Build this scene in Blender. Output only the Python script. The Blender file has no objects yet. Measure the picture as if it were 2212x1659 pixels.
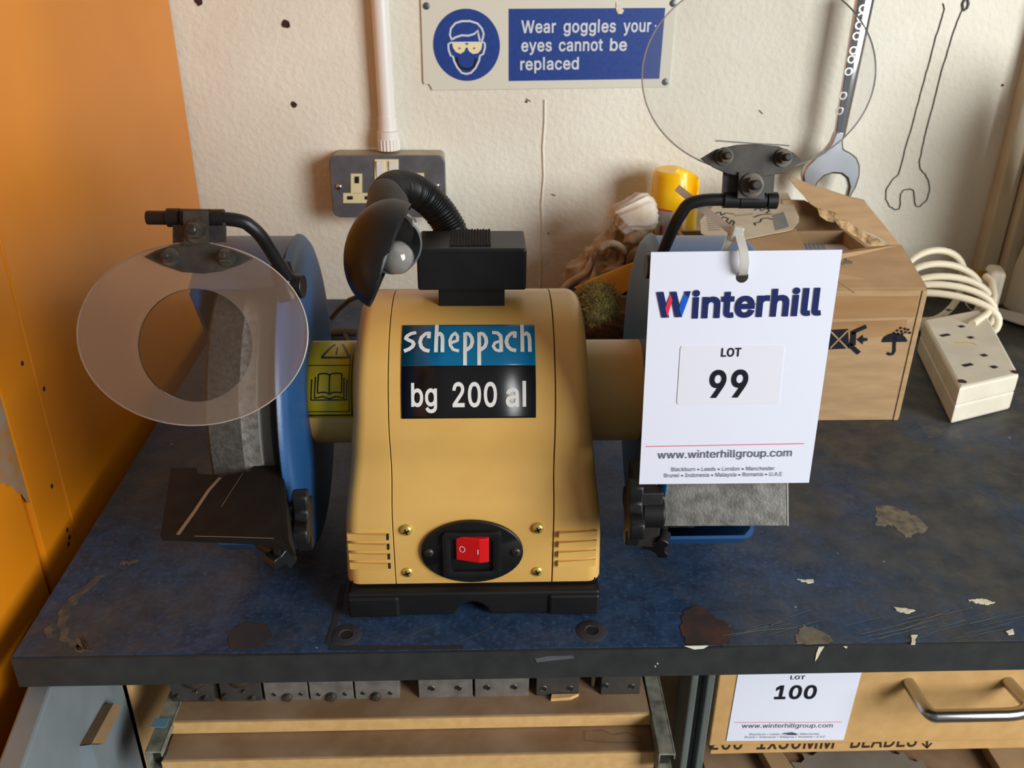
import bpy, bmesh, math, random
import numpy as np
from math import sin, cos, pi, radians, sqrt, atan2
from mathutils import Vector, Matrix, noise
random.seed(7)
SC = bpy.context.scene
COL = SC.collection

# ---------------------------------------------------------------- camera
F_PX, IW, IH = 1880.0, 2212, 1659
PSI, TH, RHO = radians(2.0), radians(26.0), radians(0.5)
CAM = Vector((0, -.429, .40))
_f = Vector((sin(PSI)*cos(TH), cos(PSI)*cos(TH), -sin(TH)))
_r0 = Vector((cos(PSI), -sin(PSI), 0)); _u0 = _r0.cross(_f)
_r = _r0*cos(RHO)+_u0*sin(RHO); _u = -_r0*sin(RHO)+_u0*cos(RHO)
cd = bpy.data.cameras.new('camera'); cam = bpy.data.objects.new('camera', cd); COL.objects.link(cam)
cd.sensor_width = 36; cd.lens = 36*F_PX/IW; cd.clip_start = .01
cam.matrix_world = Matrix((( _r.x, _u.x, -_f.x, CAM.x), (_r.y, _u.y, -_f.y, CAM.y), (_r.z, _u.z, -_f.z, CAM.z), (0, 0, 0, 1)))
cd.dof.use_dof = True; cd.dof.focus_distance = .56; cd.dof.aperture_fstop = 17
SC.camera = cam
# ---------------------------------------------------------------- light, world, exposure
w = bpy.data.worlds.new('world'); SC.world = w; w.use_nodes = True
bg = w.node_tree.nodes['Background']; bg.inputs[0].default_value = (.93, .95, .97, 1); bg.inputs[1].default_value = .25
def area(name, loc, target, sx, sy, power, color):
    ld = bpy.data.lights.new(name, 'AREA'); ld.shape = 'RECTANGLE'; ld.size = sx; ld.size_y = sy; ld.energy = power; ld.color = color
    o = bpy.data.objects.new(name, ld); COL.objects.link(o); o.location = loc
    o.rotation_euler = (Vector(target)-Vector(loc)).to_track_quat('-Z', 'Y').to_euler()
    return o
area('window_daylight', (1.58, -1.18, .62), (.0, .3, .05), 1.0, 1.1, 82, (.965, .985, 1))
VS = SC.view_settings
SC.display_settings.display_device = 'sRGB'
VS.view_transform = 'Standard'; VS.look = 'None'; VS.gamma = 1; VS.use_curve_mapping = False; VS.exposure = -0.46

# ---------------------------------------------------------------- survey helpers: lines of sight met with real planes
def ray(px, py): return _f + _r*((px-IW/2)/F_PX) - _u*((py-IH/2)/F_PX)
def P(px, py, ax, v):
    d = ray(px, py); i = 'xyz'.index(ax); return CAM + d*((v-CAM[i])/d[i])
def PP(px, py, o, n):
    d = ray(px, py); return CAM + d*((Vector(o)-CAM).dot(n)/d.dot(n))
def PD(px, py, depth): return CAM + ray(px, py)*depth
def lin(c):
    return tuple(((x/255/12.92) if x/255 <= .04045 else ((x/255+.055)/1.055)**2.4) for x in c)
# ---------------------------------------------------------------- materials
def pm(name, c1, c2=None, scale=40, rough=.5, metal=0, bump=0, bscale=200, spec=.5, detail=4, lo=.35, hi=.65, coat=0, rvar=0, stretch=None):
    m = bpy.data.materials.new(name); m.use_nodes = True; nt = m.node_tree; b = nt.nodes['Principled BSDF']
    b.inputs['Roughness'].default_value = rough; b.inputs['Metallic'].default_value = metal
    b.inputs['Specular IOR Level'].default_value = spec; b.inputs['Coat Weight'].default_value = coat
    b.inputs['Base Color'].default_value = (*lin(c1), 1)
    tc = nt.nodes.new('ShaderNodeNewGeometry'); vec = tc.outputs['Position']
    if stretch:
        mp = nt.nodes.new('ShaderNodeMapping'); mp.inputs['Scale'].default_value = stretch; nt.links.new(vec, mp.inputs[0]); vec = mp.outputs[0]
    if c2 is not None or rvar:
        n = nt.nodes.new('ShaderNodeTexNoise'); n.inputs['Scale'].default_value = scale; n.inputs['Detail'].default_value = detail
        nt.links.new(vec, n.inputs[0])
        if c2 is not None:
            r = nt.nodes.new('ShaderNodeValToRGB'); r.color_ramp.elements[0].position = lo; r.color_ramp.elements[1].position = hi
            r.color_ramp.elements[0].color = (*lin(c1), 1); r.color_ramp.elements[1].color = (*lin(c2), 1)
            nt.links.new(n.outputs[0], r.inputs[0]); nt.links.new(r.outputs[0], b.inputs['Base Color'])
        if rvar:
            mr = nt.nodes.new('ShaderNodeMapRange'); mr.inputs[1].default_value = .3; mr.inputs[2].default_value = .7
            mr.inputs[3].default_value = rough-rvar; mr.inputs[4].default_value = rough+rvar
            nt.links.new(n.outputs[0], mr.inputs[0]); nt.links.new(mr.outputs[0], b.inputs['Roughness'])
    if bump:
        n2 = nt.nodes.new('ShaderNodeTexNoise'); n2.inputs['Scale'].default_value = bscale; n2.inputs['Detail'].default_value = 3
        nt.links.new(vec, n2.inputs[0]); bp = nt.nodes.new('ShaderNodeBump'); bp.inputs['Strength'].default_value = bump; bp.inputs['Distance'].default_value = .002
        nt.links.new(n2.outputs[0], bp.inputs['Height']); nt.links.new(bp.outputs[0], b.inputs['Normal'])
    return m
def haze_plastic(name, rough, haze, col):
    m = bpy.data.materials.new(name); m.use_nodes = True; nt = m.node_tree; nt.nodes.clear()
    o = nt.nodes.new('ShaderNodeOutputMaterial'); t = nt.nodes.new('ShaderNodeBsdfRefraction') if rough > 0 else nt.nodes.new('ShaderNodeBsdfTransparent')
    if rough > 0: t.inputs['Roughness'].default_value = rough; t.inputs['IOR'].default_value = 1.03
    t.inputs[0].default_value = (.97, .97, .97, 1)
    d = nt.nodes.new('ShaderNodeBsdfDiffuse'); d.inputs[0].default_value = (*lin(col), 1)
    tr = nt.nodes.new('ShaderNodeBsdfTranslucent'); tr.inputs[0].default_value = (*lin(col), 1)
    h = nt.nodes.new('ShaderNodeMixShader'); h.inputs[0].default_value = .4; nt.links.new(d.outputs[0], h.inputs[1]); nt.links.new(tr.outputs[0], h.inputs[2])
    mx = nt.nodes.new('ShaderNodeMixShader'); mx.inputs[0].default_value = haze
    nt.links.new(t.outputs[0], mx.inputs[1]); nt.links.new(h.outputs[0], mx.inputs[2])
    g = nt.nodes.new('ShaderNodeBsdfGlossy'); g.inputs['Roughness'].default_value = .15+rough
    fr = nt.nodes.new('ShaderNodeFresnel'); fr.inputs[0].default_value = 1.35
    m2 = nt.nodes.new('ShaderNodeMixShader'); nt.links.new(fr.outputs[0], m2.inputs[0]); nt.links.new(mx.outputs[0], m2.inputs[1]); nt.links.new(g.outputs[0], m2.inputs[2])
    nt.links.new(m2.outputs[0], o.inputs[0]); return m
M = {}
M['wall'] = pm('cream wall paint', (228, 225, 209), (220, 215, 197), 9, .62, bump=.55, bscale=150, spec=.3)
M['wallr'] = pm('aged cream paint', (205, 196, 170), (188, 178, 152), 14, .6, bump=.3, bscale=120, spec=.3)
M['floor'] = pm('dark concrete', (60, 57, 52), (44, 42, 40), 8, .8)
M['orange'] = pm('orange gloss paint', (217, 132, 20), (211, 124, 14), 5, .34, spec=.45)
M['bare'] = pm('worn bare steel', (150, 140, 128), (172, 120, 60), 60, .55, metal=.2)
M['shadow_base'] = pm('black plinth', (28, 26, 24), None)
M['pencil'] = pm('pencil mark', (62, 60, 56), (95, 92, 86), 90, .8)
M['hole'] = pm('rusty hole', (74, 38, 26), (40, 20, 14), 300, .9)
M['edge'] = pm('charcoal edging', (50, 52, 51), (42, 44, 43), 60, .5, spec=.35)
M['cream'] = pm('dried cream paint', (226, 218, 190), (205, 195, 165), 200, .6)
M['tanpaint'] = pm('dried tan glue', (128, 116, 94), (84, 78, 66), 120, .7)
M['dust'] = pm('dry dust smear', (98, 88, 66), (58, 60, 62), 90, .8)
M['stain'] = pm('faint brown stain', (50, 49, 50), (40, 46, 58), 60, .6)
M['dirt'] = pm('ingrained dirt', (42, 38, 36), (34, 36, 42), 80, .7)
M['pale_scratch'] = pm('pale scratch', (92, 110, 120), None, rough=.5)
M['rust'] = pm('rust brown stain', (76, 46, 32), (42, 36, 34), 60, .8)
M['white_paper'] = pm('white paper', (224, 228, 240), None, rough=.55, spec=.3)
M['sticker_white'] = pm('white number sticker', (226, 227, 235), None, rough=.35)
M['navy'] = pm('navy ink', (34, 44, 92), None, rough=.6, spec=.1)
M['black_ink'] = pm('black ink', (30, 31, 38), None, rough=.6, spec=.1)
M['grey_ink'] = pm('grey ink', (84, 86, 98), None, rough=.6, spec=.1)
M['pale_ink'] = pm('pale grey ink', (140, 142, 152), None, rough=.6)
M['red_ink'] = pm('red ink', (222, 52, 78), None, rough=.6, spec=.1)
M['pink_ink'] = pm('thin red rule', (226, 110, 124), None, rough=.6)
M['blue_ink'] = pm('blue ink', (30, 92, 200), None, rough=.6, spec=.1)
M['yellow'] = pm('ochre yellow powder coat', (213, 170, 94), (208, 164, 88), 30, .3, spec=.5, bump=.04, bscale=900)
M['black_plastic'] = pm('black plastic', (22, 22, 22), (17, 17, 17), 60, .42, spec=.4)
M['matt_black'] = pm('dusty matt black', (24, 23, 22), (34, 32, 30), 120, .55, spec=.4)
M['rubber'] = pm('black rubber', (15, 15, 16), (22, 22, 22), 30, .5, spec=.35)
M['dust_steel'] = pm('dark dusty steel', (48, 47, 45), (72, 67, 58), 90, .5, metal=.3)
M['bolt'] = pm('dusty bolt steel', (96, 88, 74), (58, 54, 48), 160, .45, metal=.5)
M['bolt_dark'] = pm('dark bolt end', (48, 48, 48), (70, 66, 60), 200, .4, metal=.5)
M['blue'] = pm('blue hammered casting', (24, 76, 124), (21, 70, 116), 30, .42, spec=.6, bump=.05, bscale=500)
M['wheel'] = pm('grey grinding stone', (54, 52, 48), (74, 72, 67), 320, .9, bump=.4, bscale=900)
M['wheel_clean'] = pm('freshly ground stone', (134, 134, 130), (100, 100, 97), 260, .9, bump=.4, bscale=900)
M['blotter'] = pm('white paper blotter', (205, 202, 190), None, rough=.8)
M['rest_dark'] = pm('blackened steel plate', (20, 18, 16), (28, 25, 22), 80, .62, metal=0, spec=.2)
M['rest_steel'] = pm('scuffed grey steel plate', (112, 110, 103), (80, 78, 73), 130, .45, metal=.45, bump=.10, bscale=600)
M['scratch'] = pm('bright scratch', (130, 122, 110), None, rough=.4, metal=.5)
M['bowl_grey'] = pm('dull grey reflector', (92, 94, 96), (72, 73, 74), 60, .5, metal=.2)
M['red'] = pm('red switch plastic', (206, 22, 24), None, rough=.3)
M['teal'] = pm('teal label', (0, 104, 146), (0, 98, 140), 60, .28)
M['label_black'] = pm('black label', (18, 18, 20), None, rough=.28)
M['label_white'] = pm('white label print', (222, 220, 214), None, rough=.35)
M['warn_yellow'] = pm('yellow warning label', (220, 190, 20), None, rough=.35)
M['screw_y'] = pm('yellow passivated screw', (214, 186, 96), None, rough=.3, metal=.6)
M['frost'] = haze_plastic('scuffed clear plastic', .30, .24, (186, 164, 142))
M['clear'] = haze_plastic('dusty clear plastic', 0, .13, (125, 92, 55))
M['clear2'] = haze_plastic('clean clear plastic', 0, .035, (220, 220, 215))
M['clear_rim'] = pm('plastic rim', (176, 166, 156), None, rough=.2)
M['clear_edge'] = haze_plastic('clear plastic edge', 0, .45, (225, 222, 214))
M['bulb'] = pm('clear glass bulb', (220, 215, 205), None, rough=.06)
M['bulb'].node_tree.nodes['Principled BSDF'].inputs['Transmission Weight'].default_value = .75
M['chrome'] = pm('chrome', (205, 208, 212), None, rough=.08, metal=1)
M['chrome_worn'] = pm('worn chrome', (196, 199, 204), (176, 180, 186), 30, .24, metal=1)
M['satin'] = pm('satin steel', (178, 176, 172), None, rough=.25, metal=1)
M['zinc'] = pm('dull grey metal plate', (112, 114, 118), (98, 100, 104), 60, .45, metal=.45)
M['zinc_box'] = pm('dusty metal back box', (176, 164, 138), (150, 140, 118), 50, .55, metal=.2)
M['socket_cream'] = pm('cream socket plastic', (222, 212, 166), None, rough=.4)
M['pvc'] = pm('white pvc', (226, 222, 214), None, rough=.4)
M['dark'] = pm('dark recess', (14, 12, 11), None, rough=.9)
M['sign_white'] = pm('off white sign plastic', (214, 212, 196), None, rough=.4)
M['sign_blue'] = pm('scuffed sign blue', (24, 58, 132), (30, 66, 142), 200, .4)
M['sign_text'] = pm('sign lettering', (206, 212, 216), None, rough=.45)
M['sign_lens'] = pm('cream goggles', (232, 222, 176), None, rough=.5)
M['sign_screw'] = pm('grey screw', (96, 100, 104), None, rough=.4, metal=.6)
M['bottle'] = pm('yellow plastic bottle', (250, 196, 14), None, rough=.3)
M['bottle_label'] = pm('white bottle label', (206, 200, 190), (170, 165, 158), 150, .5)
M['cloth'] = pm('dirty beige cloth', (190, 170, 142), (150, 130, 104), 45, .95, bump=.3, bscale=700, spec=.1)
M['cuff'] = pm('white knitted cuff', (222, 216, 204), (200, 182, 154), 40, .95, bump=.3, bscale=700, spec=.1)
M['brown_cloth'] = pm('dark brown rag', (112, 94, 78), (80, 66, 55), 50, .95, bump=.3, bscale=500, spec=.1)
M['ochre_card'] = pm('ochre plastic strip', (230, 164, 32), (214, 146, 24), 40, .5)
M['scour'] = pm('olive scouring fibre', (146, 134, 72), (104, 96, 52), 120, .9)
M['card'] = pm('brown cardboard', (174, 143, 104), (160, 130, 94), 25, .8, spec=.2, stretch=(1, 1, 6))
M['card_in'] = pm('inner cardboard', (150, 122, 88), (136, 108, 78), 25, .85, spec=.2)
M['card_edge'] = pm('torn corrugated edge', (196, 164, 116), (108, 80, 50), 120, .9)
M['tape'] = pm('packing tape', (150, 112, 70), (164, 126, 82), 12, .16, spec=.6, stretch=(1, 1, 8))
M['news'] = pm('printed paper', (196, 190, 186), None, rough=.7)
M['courier'] = pm('courier label paper', (190, 176, 150), (178, 162, 136), 30, .45)
M['cord'] = pm('cream flex', (228, 218, 190), None, rough=.45)
M['block_w'] = pm('cream socket block', (218, 210, 190), (206, 198, 178), 30, .45)
M['brass'] = pm('brass pin', (170, 132, 66), None, rough=.3, metal=.9)
M['black_cord'] = pm('black flex', (40, 37, 32), (70, 58, 40), 50, .45)
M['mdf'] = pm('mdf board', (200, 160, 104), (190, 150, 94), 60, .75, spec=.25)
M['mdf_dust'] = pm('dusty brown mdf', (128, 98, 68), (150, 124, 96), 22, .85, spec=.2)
M['mdf_pale'] = pm('pale cut mdf edge', (216, 176, 118), (206, 164, 104), 120, .8, spec=.2)
M['ply'] = pm('pale plywood', (216, 178, 124), (204, 160, 104), 8, .7, spec=.2)
M['grey_paint'] = pm('grey green steel paint', (96, 104, 100), (84, 92, 88), 20, .5)
M['door_grey'] = pm('pale grey cabinet paint', (128, 138, 142), (118, 128, 130), 20, .5)
M['slide'] = pm('greasy zinc slide', (150, 148, 132), (96, 98, 88), 90, .45, metal=.15)
M['bluetape'] = pm('blue tape', (92, 130, 148), None, rough=.5)
M['block'] = pm('oiled grey steel', (128, 123, 115), (104, 99, 93), 70, .45, metal=.15)
M['block_dk'] = pm('blackened steel', (58, 56, 54), (70, 67, 63), 70, .45, metal=.1)
M['blade'] = pm('saw blade steel', (150, 140, 124), (132, 122, 106), 20, .4, metal=.2)
M['wood'] = pm('dusty pine', (178, 146, 104), (150, 120, 84), 14, .8, stretch=(1, 1, 8))
M['marker'] = pm('felt pen', (64, 44, 34), None, rough=.8, spec=.1)
M['tie'] = haze_plastic('natural nylon', 0, .88, (232, 230, 220))

def bench_material():
    m = bpy.data.materials.new('stained blue laminate'); m.use_nodes = True; nt = m.node_tree; b = nt.nodes['Principled BSDF']
    L = nt.links.new; N = nt.nodes.new
    g = N('ShaderNodeNewGeometry')
    def noi(s, d=6, r=.6, off=(0, 0, 0), st=(1, 1, 1)):
        mp = N('ShaderNodeMapping'); mp.inputs[1].default_value = off; mp.inputs[3].default_value = st; L(g.outputs['Position'], mp.inputs[0])
        n = N('ShaderNodeTexNoise'); n.inputs['Scale'].default_value = s; n.inputs['Detail'].default_value = d; n.inputs['Roughness'].default_value = r
        L(mp.outputs[0], n.inputs[0]); return n.outputs[0]
    def mr(x, a, c, lo=0, hi=1):
        k = N('ShaderNodeMapRange'); k.inputs[1].default_value = a; k.inputs[2].default_value = c; k.inputs[3].default_value = lo; k.inputs[4].default_value = hi
        L(x, k.inputs[0]); return k.outputs[0]
    def mix(f, c1, c2):
        k = N('ShaderNodeMix'); k.data_type = 'RGBA'
        if isinstance(f, float): k.inputs[0].default_value = f
        else: L(f, k.inputs[0])
        for i, c in ((6, c1), (7, c2)):
            if isinstance(c, tuple): k.inputs[i].default_value = (*lin(c), 1)
            else: L(c, k.inputs[i])
        return k.outputs[2]
    def math_(op, a, c):
        k = N('ShaderNodeMath'); k.operation = op; k.use_clamp = True
        for i, v in enumerate((a, c)):
            if isinstance(v, (int, float)): k.inputs[i].default_value = v
            else: L(v, k.inputs[i])
        return k.outputs[0]
    sx = N('ShaderNodeSeparateXYZ'); L(g.outputs['Position'], sx.inputs[0])
    base = mix(mr(noi(70), .35, .65), (24, 45, 70), (41, 67, 98))
    base = mix(mr(noi(260, 3), .5, .75), base, (60, 80, 112))
    # grime builds up towards the right and back of the bench, away from the grinder
    reach = math_('ADD', mr(sx.outputs[0], .06, .32, 0, .62), mr(sx.outputs[1], .08, .45, 0, .25))
    reach = math_('ADD', reach, mr(sx.outputs[0], -.08, -.22, 0, .28))
    grime = math_('MULTIPLY', mr(math_('ADD', noi(9, 7, .65), math_('MULTIPLY', reach, .40)), .55, .80), .92)
    col = mix(grime, base, mix(mr(noi(40, 5), .35, .65), (47, 50, 50), (76, 73, 64)))
    tan = math_('MULTIPLY', mr(noi(13, 7, .7, (3, 1, 0)), .60, .68), math_('ADD', math_('MULTIPLY', reach, .8), .1))
    col = mix(math_('MULTIPLY', tan, .6), col, (112, 100, 80))
    rst = mr(noi(30, 5, .6, (7, 2, 0)), .66, .74)
    col = mix(math_('MULTIPLY', rst, .5), col, (84, 60, 46))
    mot = mr(noi(55, 6, .7, (2, 4, 0)), .56, .70)
    col = mix(math_('MULTIPLY', mot, math_('ADD', math_('MULTIPLY', reach, .55), .06)), col, (96, 86, 70))
    v = N('ShaderNodeTexVoronoi'); v.inputs['Scale'].default_value = 55; L(g.outputs['Position'], v.inputs[0])
    sp = math_('MULTIPLY', math_('LESS_THAN', v.outputs[0], .06), math_('GREATER_THAN', noi(24, 2), .58))
    col = mix(math_('MULTIPLY', sp, .55), col, (186, 178, 160))
    L(col, b.inputs['Base Color']); L(mr(noi(22), .3, .7, .42, .68), b.inputs['Roughness'])
    b.inputs['Specular IOR Level'].default_value = .4
    bp = N('ShaderNodeBump'); bp.inputs['Strength'].default_value = .25; bp.inputs['Distance'].default_value = .001; L(noi(150, 4), bp.inputs['Height']); L(bp.outputs[0], b.inputs['Normal'])
    return m
M['bench'] = bench_material()

# ---------------------------------------------------------------- mesh builder
ORG = {}
def basis(d):
    d = Vector(d).normalized(); a = Vector((0, 0, 1)) if abs(d.z) < .9 else Vector((1, 0, 0))
    u = d.cross(a).normalized(); return u, d.cross(u).normalized(), d
class MB:
    def __init__(s): s.v = []; s.f = []; s.mi = []
    def add(s, vs, fs, mi=0):
        k = len(s.v); s.v += [Vector(v) for v in vs]; s.f += [[i+k for i in f] for f in fs]; s.mi += [mi]*len(fs); return s
    def box(s, x0, x1, y0, y1, z0, z1, mi=0):
        return s.add([(x0, y0, z0), (x1, y0, z0), (x1, y1, z0), (x0, y1, z0), (x0, y0, z1), (x1, y0, z1), (x1, y1, z1), (x0, y1, z1)],
                     [(3, 2, 1, 0), (4, 5, 6, 7), (0, 1, 5, 4), (1, 2, 6, 5), (2, 3, 7, 6), (3, 0, 4, 7)], mi)
    def obox(s, c, ux, uy, uz, mi=0):
        c, ux, uy, uz = map(Vector, (c, ux, uy, uz))
        vs = [c+ux*a+uy*b+uz*d for d in (-.5, .5) for (a, b) in ((-.5, -.5), (.5, -.5), (.5, .5), (-.5, .5))]
        return s.add(vs, [(3, 2, 1, 0), (4, 5, 6, 7), (0, 1, 5, 4), (1, 2, 6, 5), (2, 3, 7, 6), (3, 0, 4, 7)], mi)
    def prism(s, poly, t, mi=0):
        t = Vector(t); n = len(poly); a = [Vector(p) for p in poly]
        nn = Vector((0, 0, 0))
        for i in range(n): nn += a[i].cross(a[(i+1) % n])
        if nn.dot(t) < 0: a.reverse()
        return s.add(a+[p+t for p in a], [list(range(n))[::-1], list(range(n, 2*n))]+[(i, (i+1) % n, n+(i+1) % n, n+i) for i in range(n)], mi)
    def tube(s, path, r, n=10, closed=False, mi=0, cap=True):
        path = [Vector(p) for p in path]; m = len(path); vs = []; pu = None
        for i, p in enumerate(path):
            a = path[(i-1) % m] if (closed or i) else p; b = path[(i+1) % m] if (closed or i < m-1) else p
            d = (b-a).normalized()
            if pu is None: u, v, _ = basis(d)
            else:
                u = (pu-d*pu.dot(d)).normalized(); v = d.cross(u)
            pu = u; rr = r[i] if isinstance(r, (list, tuple)) else r
            vs += [p+(u*cos(2*pi*k/n)+v*sin(2*pi*k/n))*rr for k in range(n)]
        fs = []
        for i in range(m if closed else m-1):
            j = (i+1) % m
            for k in range(n): fs.append((i*n+k, i*n+(k+1) % n, j*n+(k+1) % n, j*n+k))
        if not closed and cap: fs += [list(range(n))[::-1], [(m-1)*n+k for k in range(n)]]
        return s.add(vs, fs, mi)
    def lathe(s, o, ax, prof, n=32, mi=0, a0=0, a1=2*pi, u=None, cap=True):
        o = Vector(o); uu, vv, d = basis(ax)
        if u is not None: uu = Vector(u).normalized(); vv = d.cross(uu)
        full = abs(a1-a0-2*pi) < 1e-6; cols = n if full else n+1; vs = []
        for (r, h) in prof:
            vs += [o+d*h+(uu*cos(a0+(a1-a0)*k/n)+vv*sin(a0+(a1-a0)*k/n))*r for k in range(cols)]
        fs = []
        for i in range(len(prof)-1):
            for k in range(n):
                k2 = (k+1) % cols; fs.append((i*cols+k, i*cols+k2, (i+1)*cols+k2, (i+1)*cols+k))
        if cap and full:
            if prof[0][0] > 1e-6: fs.append(list(range(cols))[::-1])
            if prof[-1][0] > 1e-6: fs.append([(len(prof)-1)*cols+k for k in range(cols)])
        return s.add(vs, fs, mi)
    def cyl(s, a, b, r, n=16, mi=0, r2=None):
        a, b = Vector(a), Vector(b); L = (b-a).length
        return s.lathe(a, b-a, [(r, 0), (r if r2 is None else r2, L)], n, mi)
    def hexa(s, c, d, r, h, mi=0): return s.lathe(c, d, [(r, 0), (r, h)], 6, mi)
    def ribbon(s, pts, wd, n, mi=0, closed=False):
        """flat stroke of width wd along pts lying on a surface with normal n"""
        pts = [Vector(p) for p in pts]; m = len(pts); n = Vector(n).normalized(); vs = []
        for i, p in enumerate(pts):
            a = pts[(i-1) % m] if (closed or i) else p; b = pts[(i+1) % m] if (closed or i < m-1) else p
            d = (b-a); d = d.normalized() if d.length > 1e-9 else Vector((1, 0, 0)); q = n.cross(d).normalized()
            vs += [p+q*wd/2, p-q*wd/2]
        fs = [(2*i, 2*i+1, 2*((i+1) % m)+1, 2*((i+1) % m)) for i in range(m if closed else m-1)]
        return s.add(vs, fs, mi)
    def grid(s, fn, nu, nv, mi=0, cu=False):
        vs = [fn(i/(nu if cu else nu-1), j/(nv-1)) for j in range(nv) for i in range(nu)]
        fs = [(j*nu+i, j*nu+(i+1) % nu, (j+1)*nu+(i+1) % nu, (j+1)*nu+i) for j in range(nv-1) for i in range(nu if cu else nu-1)]
        return s.add(vs, fs, mi)
    def build(s, name, mats, parent=None, smooth=None, bevel=None, label=None, cat=None, group=None, kind=None, loc=None, solid=None, subsurf=0):
        me = bpy.data.meshes.new(name)
        org = ORG[parent.name] if parent else Vector(loc) if loc is not None else sum(s.v, Vector((0, 0, 0)))/max(1, len(s.v))
        me.from_pydata([v-org for v in s.v], [], s.f)
        if not isinstance(mats, (list, tuple)): mats = [mats]
        for m in mats: me.materials.append(M[m])
        me.polygons.foreach_set('material_index', s.mi)
        bm = bmesh.new(); bm.from_mesh(me); bmesh.ops.recalc_face_normals(bm, faces=bm.faces); bm.to_mesh(me); bm.free()
        if smooth:
            me.polygons.foreach_set('use_smooth', [True]*len(me.polygons)); me.set_sharp_from_angle(angle=radians(smooth))
        me.update(); o = bpy.data.objects.new(name, me); COL.objects.link(o); ORG[o.name] = org
        if parent: o.parent = parent
        else: o.location = org
        if solid: md = o.modifiers.new('s', 'SOLIDIFY'); md.thickness = solid; md.offset = 0
        if bevel: md = o.modifiers.new('b', 'BEVEL'); md.width = bevel; md.segments = 2; md.limit_method = 'ANGLE'
        if subsurf: md = o.modifiers.new('ss', 'SUBSURF'); md.levels = subsurf; md.render_levels = subsurf
        if label: o['label'] = label
        if cat: o['category'] = cat
        if group: o['group'] = group
        if kind: o['kind'] = kind
        return o
def thing(name, label, cat, loc, group=None):
    o = bpy.data.objects.new(name, None); COL.objects.link(o); o.location = loc; o.empty_display_size = .02; ORG[o.name] = Vector(loc)
    o['label'] = label; o['category'] = cat
    if group: o['group'] = group
    return o

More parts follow.
